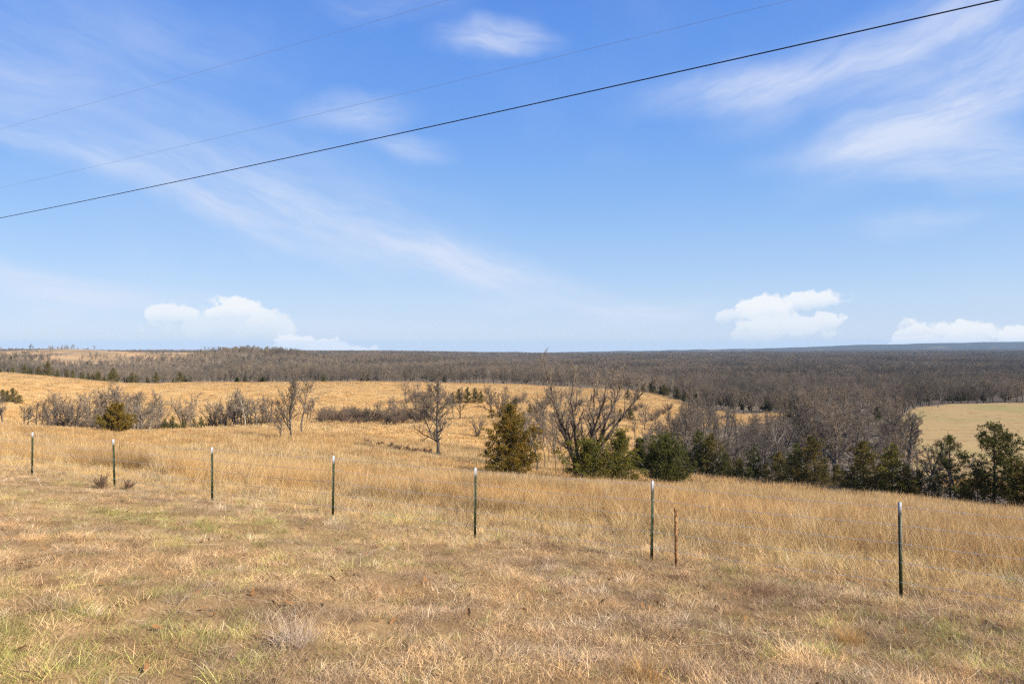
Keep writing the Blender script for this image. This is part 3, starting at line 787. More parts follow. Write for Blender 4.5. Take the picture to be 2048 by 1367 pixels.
# ------------------------------------------------------------------ cedars
def cedar_meshes(name, seed, H, Wd, mfol, full=1.0, shape='cone', nb=150, leaf=0.17, lift=0.35, skirt=0.04, open_=0.0):
    rng = np.random.default_rng(seed)
    # trunk
    n = 8; zt = np.linspace(-0.3, H * 0.96, n + 1)
    tp = np.stack([rng.normal(0, 0.02 * H / 6, n + 1), rng.normal(0, 0.02 * H / 6, n + 1), zt], 1); tp[0, :2] = 0
    trk = [tubes(tp[None], (np.linspace(1, 0.12, n + 1) * H * 0.019)[None], 7)]
    t = np.sort(rng.uniform(skirt, 0.985, nb)) ** 1.08
    az_ = rng.uniform(0, 6.283, nb)
    lobes = 1 + 0.16 * np.sin(az_ * 3 + rng.uniform(0, 6)) + 0.12 * np.sin(az_ * 5 + t * 9 + rng.uniform(0, 6))
    lobes = lobes * (1 + 0.10 * np.sin(t * 31 + rng.uniform(0, 6)) + 0.08 * np.sin(t * 17 + az_))
    if shape == 'cone': prof = np.minimum(1.0, 0.66 + 1.9 * t) * (1 - t) ** 0.92 * 1.08 + 0.025
    elif shape == 'round': prof = np.sin(np.clip(t * 0.93 + 0.10, 0, 1) * math.pi) ** 0.62 * (1 - 0.25 * t)
    else: prof = np.minimum(1.0, 0.55 + 2.0 * t) * (1 - t) ** 0.55 * 0.95 + 0.04
    Ln = Wd / 2 * prof * lobes * rng.uniform(0.58, 1.25, nb)
    up_ = lift + 0.75 * t + rng.normal(0, 0.12, nb)
    d = np.stack([np.cos(az_) * np.cos(up_), np.sin(az_) * np.cos(up_), np.sin(up_)], 1)
    Lr = Ln / np.maximum(np.cos(up_), 0.35)
    base = np.stack([np.interp(t * H, zt, tp[:, 0]), np.interp(t * H, zt, tp[:, 1]), np.maximum(t * H - Lr * np.sin(up_) * 0.55, 0.12)], 1)
    tt = np.linspace(0, 1, 5)
    BP = base[:, None, :] + d[:, None, :] * (Lr[:, None] * tt[None, :])[..., None]
    BP[..., 2] += (tt ** 2 * 0.10)[None, :] * Lr[:, None] - (tt * (1 - tt) * 0.25)[None, :] * Lr[:, None]
    BR = (0.012 + 0.012 * Lr[:, None]) * (1 - 0.8 * tt)[None, :]
    trk.append(tubes(BP, BR, 3))
    # sprays along the branches
    per = np.maximum(3, (Lr * 13 * full)).astype(int)
    bi = np.repeat(np.arange(nb), per); m = len(bi)
    NL = 7
    fl = rng.uniform(0.14 + open_, 1.0, (nb, NL)) ** 0.72; fl[:, 0] = 1.0
    lc = base[:, None, :] + d[:, None, :] * (Lr[:, None] * fl)[..., None]
    lc[..., 2] += fl ** 2 * 0.10 * Lr[:, None] - fl * (1 - fl) * 0.25 * Lr[:, None]
    lc += rng.normal(0, 1, (nb, NL, 3)) * (0.04 + 0.13 * Lr[:, None] * (1.05 - 0.6 * fl))[..., None] * np.array([1, 1, 0.7])
    li = rng.integers(0, NL, m)
    c = lc[bi, li] + rng.normal(0, 1, (m, 3)) * (0.035 + 0.075 * Lr[bi] ** 0.6)[:, None] * np.array([1, 1, 0.65])
    c[:, 2] = np.maximum(c[:, 2], 0.05)
    K = 10
    ci = np.repeat(np.arange(m), K); k = len(ci)
    dirn = d[bi][ci] * 0.9 + rng.normal(0, 0.75, (k, 3)) + np.array([0, 0, 0.35]); dirn /= np.linalg.norm(dirn, axis=1, keepdims=True)
    ln = leaf * rng.uniform(0.6, 1.5, k); wd = ln * rng.uniform(0.24, 0.42, k)
    o = c[ci] + rng.normal(0, 0.05, (k, 3))
    sd_ = np.cross(dirn, rng.normal(0, 1, (k, 3))); sd_ /= np.linalg.norm(sd_, axis=1, keepdims=True) + 1e-6
    V = np.stack([o, o + dirn * (ln * .5)[:, None] + sd_ * (wd / 2)[:, None], o + dirn * ln[:, None], o + dirn * (ln * .45)[:, None] - sd_ * (wd / 2)[:, None]], 1)
    q = np.arange(k * 4).reshape(k, 4)
    tv, tq = merge(trk)
    return (mesh_np(name + '_trunk', tv, tq, mats=[M_BARK]), mesh_np(name + '_crown', V.reshape(-1, 3), q, mats=[mfol], smooth=False))


PY = lambda h_px, d: h_px * d / F          # metres that h_px photo pixels span at distance d


def plant_trees():
    rnd = random.Random(5)
    # ---- the single trees on the slope
    tree('bare_oak', bare_meshes('bare_oak', 6, 12.0, rmin=0.017, mb=M_BARK, r0=0.27, t0=0.20, nums=(19, 8, 7, 6), ang=(60, 48, 46, 46), up=0.10, wig=0.19, lead=0.88, lens=(.36, .46, .5, .5)), at(877, 103), 0.6, 1.0,
         'leafless spreading oak standing alone on the tawny slope, dark brush at its foot')
    tree('bare_tree', bare_meshes('slim_tree', 9, 9.8, rmin=0.017, r0=0.16, t0=0.2, nums=(18, 8, 7, 6), ang=(38, 36, 40, 40), up=0.18, lens=(.42, .46, .5, .5)), at(582, 105), 1.2, 1.0,
         'taller, upswept of two leafless trees standing together in the open field')
    tree('bare_tree', bare_meshes('slim_tree_b', 12, 5.6, rmin=0.012, r0=0.10, t0=0.22, nums=(14, 7, 6, 5), ang=(42, 38, 40, 40), up=0.14), at(560, 103), 2.2, 1.0,
         'shorter of two leafless trees standing together in the open field')
    tree('bare_tree', bare_meshes('leaning_tree', 15, 11.2, rmin=0.017, r0=0.17, t0=0.35, nums=(12, 7, 6, 6), ang=(48, 44, 44, 40)), at(603, 128), 0.2, 1.0,
         'leafless forked tree behind the pair in the open field')
    tree('multi_stem_tree', bare_meshes('fountain_tree', 21, 17.0, mb=M_BARKDARK, rmin=0.014, r0=0.25, stems=8, stem_lean=0.56, t0=0.22, nums=(11, 7, 6, 5), ang=(34, 36, 38, 40), up=0.13, lens=(.26, .46, .5, .5), lead=0.86), at(1163, 92), 0.3, 1.0,
         'tall leafless tree of many fanning stems rising behind the green cedars')
    tree('small_tree', bare_meshes('low_tree', 27, 4.9, r0=0.12, stems=3, stem_lean=0.5, t0=0.3, nums=(9, 6, 5, 4), ang=(50, 46, 44, 40)), at(955, 160), 0.9, 1.15,
         'small crooked leafless tree with green growth round its foot on the far slope')
    # ---- single cedars
    tree('cedar_tree', cedar_meshes('gold_cedar', 3, PY(146, 69), PY(118, 69), M_CED_GOLD, full=1.1, nb=170, leaf=0.145), at(1021, 69), 0.4, 1.0,
         'bronze-green pointed cedar on the slope, the tallest of those standing in open grass')
    tree('cedar_tree', cedar_meshes('green_cedar', 5, PY(112, 73), PY(86, 73), M_CED_GREEN, full=1.0, nb=140, leaf=0.14), at(1243, 73), 1.4, 1.0,
         'bright green pointed cedar just in front of the many-stemmed bare tree')
    tree('cedar_tree', cedar_meshes('green_cedar_low', 7, PY(80, 72), PY(92, 72), M_CED_GREEN, full=1.0, nb=130, leaf=0.14, shape='round'), at(1178, 72), 2.4, 1.0,
         'low wide green cedar at the foot of the many-stemmed bare tree')
    tree('cedar_tree', cedar_meshes('dark_cedar_round', 8, PY(92, 75), PY(104, 75), M_CED_DARK, full=1.1, nb=170, leaf=0.14, shape='broad'), at(1333, 75), 0.1, 1.0,
         'dark broad rounded cedar standing alone at the end of the cedar belt')
    tree('cedar_tree', cedar_meshes('gold_cedar_small', 10, PY(60, 122), PY(60, 122), M_CED_GOLD, full=0.9, nb=120, leaf=0.24), at(232, 122), 0.8, 1.0,
         'small bronze conical cedar standing before the grey row of bare trees')
    tree('cedar_tree', cedar_meshes('cedar_b', 13, PY(64, 110), PY(60, 110), M_CED_DARK, nb=110, leaf=0.24), at(1284, 110), 0.8, 1.0,
         'dark cedar half hidden behind the bright green pointed cedar')

    # ---- belt of cedars on the lower edge of the field
    cd = [cedar_meshes('belt_cedar_%d' % i, 40 + i, 6.0, w, mm, full=0.80, nb=105, leaf=0.15, shape=s_, lift=0.22) for i, (w, mm, s_) in enumerate(
        ((4.2, M_CED_DARK, 'cone'), (4.8, M_CED_OLIVE, 'cone'), (3.9, M_CED_GREEN, 'cone'), (4.4, M_CED_OLIVE, 'cone')))]
    thin = [cedar_meshes('thin_cedar_%d' % i, 60 + i, 8.0, 5.4, M_CED_DARK, full=0.85, nb=100, leaf=0.14, shape='broad', skirt=0.16, lift=0.1, open_=0.22) for i in range(2)]
    belt = [(1398, 104, 5.2, 0), (1425, 102, 4.8, 1), (1452, 99, 4.4, 0), (1478, 96, 5.0, 1), (1508, 93, 4.4, 0), (1532, 91, 4.2, 3), (1558, 88, 5.0, 1), (1592, 85, 6.4, 0),
            (1622, 82, 4.6, 1), (1648, 80, 4.0, 3), (1676, 77, 3.6, 1), (1704, 75, 3.4, 3), (1728, 73, 4.2, 1), (1760, 72, 4.0, 3), (1785, 70, 5.0, 2), (1815, 69, 3.9, 1), (1838, 69, 3.0, 3), (1868, 68, 3.0, 1),
            (1925, 67, 3.4, 3), (1955, 66, 3.2, 1), (2035, 64, 4.2, 3), (2075, 63, 5.0, 1), (2120, 63, 5.5, 0)]
    for px, d, h, k in belt:
        p = at(px, d); s = h / 6.0
        h *= rnd.choice((0.62, 0.85, 1.0, 1.12, 1.35)); s = h / 6.0
        lab = 'golden-green pointed cedar in the dark belt below the field' if k == 2 else 'dark cedar in the belt along the foot of the tawny field'
        tree('cedar_tree', cd[k], p, rnd.uniform(0, 6.28), s * rnd.uniform(1.0, 1.15), lab, group=None if k == 2 else 'dark cedars of the belt', sz=s)
    for i, (px, d, h, lab) in enumerate(((1900, 67.5, 6.6, 'thin-crowned dark cedar with bare lower trunk, left alone of the open ones in the belt'),
                                         (1988, 66, 8.0, 'tallest thin-crowned cedar at the end of the belt, trunk showing'),
                                         (2022, 65, 7.2, 'thin-crowned cedar crowding the tallest one at the end of the belt'))):
        if i == 0: lab = 'thin-crowned dark cedar with bare lower trunk, shorter than the two at the belt end'
        tree('cedar_tree', thin[i % 2], at(px, d), rnd.uniform(0, 6), h / 8.0, lab)
    # small cedars about the middle distance
    for px, d, h in ((6, 236, 4.4), (27, 237, 5.0), (40, 235, 3.0), (-14, 236, 4.6), (14, 240, 3.6)):
        tree('cedar_tree', cd[1], at(px, d), rnd.uniform(0, 6), h / 6, 'low dark cedar of the clump standing on the open tawny hillside', group='cedar clump on the hillside')
    for px, d, h in ((330, 175, 2.9), (345, 176, 3.4), (366, 178, 2.6), (388, 180, 2.6), (403, 180, 3.0), (195, 165, 3.0), (218, 160, 3.0), (640, 200, 1.6)):
        tree('cedar_tree', cd[0], at(px, d), rnd.uniform(0, 6), h / 6 * 1.1, 'little green cedar growing among the bare trees of the draw', group='little cedars in the draw')
    for px, d, h in ((918, 262, 5.0), (935, 262, 5.4), (950, 265, 5.0), (962, 262, 4.2), (905, 258, 4.0), (1030, 255, 3.0), (1240, 225, 4.0), (1260, 228, 4.4), (1225, 228, 3.6), (1060, 240, 3.2), (1275, 300, 4.2), (1255, 300, 4.0)):
        tree('cedar_tree', cd[3], at(px, d), rnd.uniform(0, 6), h / 6 * 1.15, 'dark cedar of the scattered clumps on the farther fields', group='cedars on the farther fields')
    # cedars along the wood's edge
    for i in range(46):
        px = [4, 16, 30, 44, 60, 72, 84, 100, 118, 140, 148, 160, 176, 182, 190, 198, 206, 220, 226, 236, 258, 266, 274, 288, 296, 314, 352, 360, 372, 380, 160, 640, 646,
              1290, 1300, 1312, 1322, 1332, 1342, 1352, 1362, 1374, 1386, 1400, 1330, 1366][i]
        px += rnd.uniform(-7, 7); d = float(np.interp(px, EDGE_PX, EDGE_D)) + rnd.uniform(-8, 6)
        h = rnd.choice((2.4, 3.4, 4.2, 5.0, 6.8)) * rnd.uniform(.85, 1.15) if px < 1000 else rnd.uniform(2.8, 6)
        tree('cedar_tree', cd[(i * 3) % 4], at(px, d), rnd.uniform(0, 6), h / 6, ('tall' if h > 4.6 else 'small') + ' dark cedar at the wood edge ' + ('beyond the rounded tawny field' if px < 1000 else 'along the falling crest of the farther field'), group='cedars along the wood edge', sz=h / 6 * rnd.uniform(.9, 1.2))

    # ---- bare trees in company
    kinds = [bare_meshes('grove_tree_%d' % i, 100 + i, 10.0, r0=0.20 + 0.03 * (i % 3), t0=0.18 + 0.05 * (i % 3), nums=(14, 8, 7, 5), ang=(50 + 6 * (i % 4), 46, 44, 42),
                         up=0.08 + 0.03 * (i % 3), wig=0.17, rmin=0.016) for i in range(8)]
    multi = [bare_meshes('clump_tree_%d' % i, 130 + i, 9.5, r0=0.13, stems=4, stem_lean=0.33, t0=0.2, nums=(10, 7, 6, 5), ang=(40, 42, 42, 40), up=0.12, lens=(.32, .46, .5, .5), rmin=0.016) for i in range(3)]
    pale = [bare_meshes('pale_tree_%d' % i, 150 + i, 11.0, mb=M_PALE, mt=M_TWIG, r0=0.19, t0=0.35, nums=(10, 6, 5, 4), ang=(40, 42, 42, 40), up=0.12) for i in range(2)]
    al = kinds + multi
    form = lambda k_, h_: ('tall ' if h_ > 8.3 else 'low ') + ('many-stemmed' if k_ >= len(kinds) else 'single-trunked')
    # row in the draw on the left
    row = [(-25, 150, 7), (5, 152, 7.2), (48, 158, 4.8), (75, 165, 6.2), (100, 162, 6.0), (116, 170, 7.4), (138, 172, 9.0), (152, 166, 8.0), (178, 178, 8.6), (186, 170, 6.5), (210, 180, 9.5), (236, 182, 11.2),
           (250, 178, 9.4), (268, 160, 8.6), (284, 140, 8.0), (300, 172, 9.0), (318, 184, 7.2), (370, 188, 8.6), (384, 180, 5.8), (428, 186, 6.6), (446, 184, 7.6), (462, 186, 7.2), (484, 184, 8.8), (500, 186, 8.2), (514, 182, 7.0), (540, 182, 6.8), (620, 205, 5.2)]
    row += [(px + rnd.uniform(-9, 9), d + rnd.uniform(-3, 12), h * rnd.uniform(.75, 1.05)) for px, d, h in row[2:]]
    row = [(px, d, h * 1.22) for px, d, h in row]
    for i, (px, d, h) in enumerate(row):
        tree('bare_tree', al[i % len(al)], at(px, d), rnd.uniform(0, 6.28), h / 10, form(i % len(al), h) + ' grey leafless tree in the row along the draw below the rounded field', group='bare trees along the draw')
    tree('pale_trunk_tree', pale[0], at(491, 181), 1.0, 0.8, 'pale broken-topped trunk among the grey row along the draw')
    # between the far fields
    mid = [(748, 200, 7.2), (762, 206, 5.6), (778, 190, 7.0), (790, 198, 8.0), (806, 204, 6.8), (832, 205, 9.2), (850, 214, 10.0), (838, 262, 9), (862, 262, 9), (880, 258, 8), (814, 262, 9.5), (866, 206, 8.4), (905, 236, 8.0), (920, 190, 9.0),
           (985, 186, 9.4), (1000, 190, 8.0), (1030, 206, 7.4), (1046, 265, 7.0), (1010, 262, 8.0), (1075, 180, 9.6), (1090, 176, 8.0), (1110, 190, 8.6), (1120, 262, 7.6), (1140, 262, 7.0), (1160, 300, 7.4), (1100, 270, 7),
           (1205, 270, 7.0), (1230, 300, 8.0), (1180, 270, 7.2), (1215, 230, 6.6), (1268, 285, 6.8), (1290, 200, 6.4), (1310, 205, 5.8), (1335, 215, 6.4), (1290, 180, 6.6), (1270, 170, 5.6), (1320, 165, 6.2), (1345, 180, 7), (1355, 200, 6.6)]
    mid += [(1285 + 10 * j + rnd.uniform(-5, 5), rnd.uniform(112, 150), rnd.uniform(6.5, 9.0)) for j in range(14)] + [(1040 + 11 * j + rnd.uniform(-5, 5), rnd.uniform(125, 175), rnd.uniform(6.5, 9.5)) for j in range(9)]
    for i, (px, d, h) in enumerate(mid):
        tree('bare_tree', al[(i * 5 + 1) % len(al)], at(px, d), rnd.uniform(0, 6.28), h / 10, form((i * 5 + 1) % len(al), h) + ' grey leafless tree scattered between the farther tawny fields', group='bare trees between the far fields')
    # thin poles by the gold cedar
    pole = [bare_meshes('sapling_%d' % i, 170 + i, 8.0, r0=0.085, t0=0.4, nums=(9, 6, 5, 4), ang=(44, 44, 42, 40), rmin=0.008) for i in range(2)]
    for i, (px, d, h) in enumerate(((1074, 84, 9.4), (1112, 80, 5.6), (1126, 79, 6.2), (1090, 100, 7.0), (1137, 96, 6.8), (1060, 100, 8.2), (1148, 104, 8.0), (1098, 118, 8.4), (1195, 98, 8.0), (1228, 100, 7.0), (1262, 98, 6.6), (1300, 104, 6.4))):
        tree('sapling', pole[i % 2], at(px, d), rnd.uniform(0, 6), h / 8, 'slender leafless sapling standing beside or behind the pointed cedars', group='saplings round the pointed cedars')
    # thicket behind the cedar belt
    n = 0; tries = 0; taken = []
    while n < 105 and tries < 4000:
        tries += 1
        px = rnd.uniform(1345, 2060); d = 64 + (rnd.random() ** 0.8) * 190
        x = (px - 1024) / F * d
        lo = float(np.interp(px, [1330, 1390, 1500, 1620, 1750, 1850, 1950, 2048], [128, 108, 100, 88, 76, 73, 70, 68]))
        if d < lo or wood(np.array([x]), np.array([d]))[0] < 0.5 or d > 270: continue
        if px > 1840 and rnd.random() < 0.45: continue
        mind = 4.2 if d < 140 else 5.2
        if any((x - a) ** 2 + (d - b) ** 2 < mind * mind for a, b in taken): continue
        taken.append((x, d)); h = rnd.uniform(8.0, 12.5) if px < 1830 else rnd.uniform(5.5, 9.0)
        if 1420 < px < 1560 and d < 230: h = min(h, rnd.uniform(5.5, 8.2))
        tree('bare_tree', al[n % len(al)], (x, d, gz(x, d)), rnd.uniform(0, 6.28), h / 10, form(n % len(al), h) + ' grey tree in the thicket ' + ('right behind the dark cedar belt' if d < 115 else 'midway between cedar belt and far wood' if d < 175 else 'where it meets the far wood'), group='bare trees of the thicket')
        n += 1
    for px, d, h in ((1372, 160, 9.5), (1400, 200, 11.5), (1562, 118, 9.8), (1448, 190, 9.0), (1876, 262, 9.5)):
        tree('pale_trunk_tree', pale[n % 2], at(px, d), rnd.uniform(0, 6), h / 11, 'white-limbed leafless tree standing out from the grey thicket', group='white-limbed trees in the thicket'); n += 1
    # front rank of the distant wood
    n = 0; px = -30.0
    while px < 2080 and n < 112:
        d = float(np.interp(px, EDGE_PX, EDGE_D)) + rnd.uniform(0, 10)
        if not (1640 < px < 1800):
            p = at(px, d)
            kk = rnd.randrange(len(al)); hh = rnd.uniform(0.85, 1.2) * (0.78 if px < 450 else 1)
            tree('bare_tree', al[kk], p, rnd.uniform(0, 6.28), hh, form(kk, hh * 7.8) + ' grey leafless tree in the wood edge ' + ('below the bare hilltop' if px < 430 else 'behind the rounded tawny field' if px < 1250 else 'beyond the thicket' if px < 1800 else 'behind the pale pasture'), group='front rank of the distant wood'); n += 1
        px += rnd.uniform(11, 25)

    # ---- brush
    def shrub(seed, H, m_, stems=14, rm=0.008):
        t, c = bare_tree(seed, H, r0=0.03 * H / 2, stems=stems, stem_lean=0.62, t0=0.15, nums=(8, 5, 4), ang=(36, 40, 42, 40), lens=(.34, .5, .5, .5), lead=0.9, up=0.06, rmin=rm)
        return (mesh_np('brush_stems', *t, mats=[m_]), mesh_np('brush_twigs', *c, mats=[m_]))
    sh = [shrub(200 + i, 3.0, M_BRUSH) for i in range(4)]
    spots = [(x + rnd.uniform(-4, 4), 186 + rnd.uniform(0, 22), rnd.uniform(1.8, 5.4)) for i, x in enumerate(range(640, 856, 5))]
    spots += [(x, 164 + (i * 5) % 12, 2.0 + (i * 3 % 5) * .4) for i, x in enumerate(range(92, 210, 9))]
    spots += [(x, 176 + (i * 5) % 10, 1.8 + (i * 3 % 5) * .35) for i, x in enumerate(range(255, 345, 9))]
    spots += [(x, 186 + (i * 5) % 8, 1.8 + (i * 3 % 5) * .4) for i, x in enumerate(range(415, 560, 9))]
    for i, (px, d, h) in enumerate(spots):
        where = ('under the grey row, beside the small bronze cedar' if px < 215 else 'between the small bronze cedar and the little green cedars' if px < 350 else
                 'round the pale broken-topped trunk' if px < 600 else 'in the long thicket between the paired trees and the lone oak')
        tree('shrub', sh[i % 4], at(px, d), rnd.uniform(0, 6.28), h / 3, ('tall' if h > 3.2 else 'low') + ' grey-brown brush ' + where, 'shrub', 'brush along the draw', parts=('stems', 'twigs'))
    spots = [(x, 262 + (i * 9) % 30, 3.0 + (i * 5 % 7) * .3) for i, x in enumerate(range(815, 900, 8))] + [(x, 215 + (i * 11) % 60, 2.6 + (i * 5 % 7) * .3) for i, x in enumerate(range(985, 1350, 11))]
    spots += [(x, 128 + (i * 11) % 50, 2.6 + (i * 5 % 7) * .35) for i, x in enumerate(range(1290, 1420, 8))]
    for i, (px, d, h) in enumerate(spots):
        where = 'round the dark cedar clump behind the lone oak' if px < 930 else 'scattered over the fields behind the many-stemmed tree' if d > 200 else 'on the slope behind the dark broad rounded cedar'
        tree('shrub', sh[(i + 1) % 4], at(px, d), rnd.uniform(0, 6.28), h / 3, ('tall' if h > 3.6 else 'low') + ' leafless brush ' + where, 'shrub', 'brush between the far fields', parts=('stems', 'twigs'))
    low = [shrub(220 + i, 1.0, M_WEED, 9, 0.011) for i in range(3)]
    for i, (px, d, h) in enumerate([(735 + 5.0 * j + rnd.uniform(-9, 9), 116 - 0.42 * j + rnd.uniform(-2.5, 2.5), rnd.uniform(.7, 1.7)) for j in range(30)] + [(885 + 7.5 * j + rnd.uniform(-6, 6), 102 - 1.75 * j + rnd.uniform(-1.5, 1.5), rnd.uniform(.5, 1.0)) for j in range(15)]):  # brush line whose dark tone partly stands in for oak and cedar shadows
        tree('shrub', low[i % 3], at(px, d), rnd.uniform(0, 6), h, 'low dark brush, partly standing in for tree shadow, along the gully past the lone oak', 'shrub', 'low brush beside the lone oak', parts=('stems', 'twigs'))
    for i, (px, d, h) in enumerate([(520 + 8 * j, 104 + j * .2, .55 + (j * 5 % 3) * .15) for j in range(9)] + [(905 + 11 * j, 118, .6) for j in range(6)]):
        tree('shrub', low[i % 3], at(px, d), rnd.uniform(0, 6), h, 'low dark brush at the foot of the paired trees and the far slope', 'shrub', 'low brush in the open field', parts=('stems', 'twigs'))
    tree('shrub', sh[0], at(955, 159.5), 0.3, 0.7, 'thick twiggy growth round the foot of the small crooked tree', 'shrub', parts=('stems', 'twigs'))
    # dead weeds by the fence
    wd = [shrub(240 + i, 0.55, M_WEED, 12, 0.0022) for i in range(2)]
    for px, d, s, lab in ((203, 18.6, 1.35, 'dark dead weed bush beside the second visible fence post'), (256, 18.7, 1.0, 'smaller dead weed bush a step along the fence from the dark one')):
        tree('weed_bush', wd[0 if s > 1.2 else 1], at(px, d), 0.5, s, lab, 'weed', parts=('stems', 'twigs'))

    # ---- the wood itself: too many to count
    rng = np.random.default_rng(77)
    fk = []
    for i in range(7):
        t, c = bare_tree(300 + i, 11.0, r0=0.17, t0=0.25, nums=(12, 6, 5, 4), ang=(52, 46, 44, 42), up=0.10, rmin=0.016)
        fk.append(mesh_np('wood_tree', np.concatenate([t[0], c[0]]), np.concatenate([t[1], c[1] + len(t[0])]), mats=[M_BARK, M_TWIG], qmat=np.concatenate([np.zeros(len(t[1]), int), np.ones(len(c[1]), int)])))
    for i in range(4):
        t, c = bare_tree(320 + i, 11.0, r0=0.2, t0=0.25, nums=(12, 6, 5), ang=(52, 46, 44, 42), up=0.10, rmin=0.05)
        fk.append(mesh_np('wood_tree', np.concatenate([t[0], c[0]]), np.concatenate([t[1], c[1] + len(t[0])]), mats=[M_BARK, M_TWIG], qmat=np.concatenate([np.zeros(len(t[1]), int), np.ones(len(c[1]), int)])))
    ev = []
    for i in range(2):
        a, b = cedar_meshes('far_cedar', 340 + i, 7.0, 4.6, M_CED_DARK, full=0.35, nb=90, leaf=0.5)
        ev.append(b)
    allp = [[], [], [], []]
    for y0, y1, dn, lo, hi, sm, sx in ((95, 300, 1 / 100., 0, 7, .55, .95), (270, 600, 1 / 30., 0, 7, .55, 1.1), (600, 1200, 1 / 40., 7, 11, .6, 1.1), (1200, 2400, 1 / 80., 7, 11, .7, 1.15), (2400, 6200, 1 / 420., 7, 11, .9, 1.4)):
        x, y = wedge_points(rng, y0, y1, dn, 0.84, 20)
        k = wood(x, y) > 0.5
        D = np.hypot(x, y)
        if y1 <= 300:
            px = x / y * F + 1024; k &= (px > 1340) & (y < 262) & (y > np.interp(px, [1330, 1390, 1500, 1620, 1750, 1850, 2048], [128, 112, 104, 92, 80, 77, 72]))
        k &= fbm(x / 45, y / 45, 61, 3) > 0.24
        x = x[k]; y = y[k]
        p, rot, s, idx = put(rng, x, y, sm, sx, hi - lo, 0.04); idx = idx + lo
        lw = (x / y * F + 1024 < 450); s[lw & (y < 800)] *= 0.74
        s *= (0.72 + 0.56 * fbm(x / 38, y / 38, 65, 3))[:, None]
        cl = fbm(x / 55, y / 55, 63, 3); e = (rng.uniform(0, 1, len(x)) < np.clip((cl - 0.60) * 1.6, 0, 0.5) + 0.008) & (y < 3000)
        idx[e] = 11 + rng.integers(0, 2, e.sum()); s[e] *= 0.85
        for L_, v in zip(allp, (p, rot, s, idx)): L_.append(v)
    p, rot, s, idx = [np.concatenate(v) for v in allp]
    # scattered scrub on the bare hilltop
    n = 4200; px = rng.uniform(-40, 480, n); y = rng.uniform(770, 1060, n); x = (px - 1024) / F * y
    k = (fbm(x / 40, y / 40, 67, 2) > 0.50) & (wood(x, y) < .5); x = x[k]; y = y[k]
    p2, r2, s2, i2 = put(rng, x, y, .16, .46, 4, .05)
    o = scatter('distant_wood', fk + ev, np.concatenate([p, p2]), np.concatenate([rot, r2]), np.concatenate([s, s2]), np.concatenate([idx, i2 + 7]))
    tag(o, 'grey-brown winter woodland spreading over the lowland to the horizon', 'woodland', kind='stuff')
    print('wood instances', len(idx))


plant_trees()


# ------------------------------------------------------------------ tussocks, fallen leaves and single stalks in the turf
def dry_material(name, ca, cb):
    m, T = mat(name)
    geo = T.n('ShaderNodeNewGeometry')
    c = T.mix(geo.outputs['Random Per Island'], ca, cb)
    d = T.n('ShaderNodeBsdfDiffuse', {'Color': c}); tr = T.n('ShaderNodeBsdfTranslucent', {'Color': c})
    x = T.n('ShaderNodeMixShader', {0: 0.28, 1: d.outputs[0], 2: tr.outputs[0]})
    T.n('ShaderNodeOutputMaterial', {'Surface': x.outputs[0]})
    return m


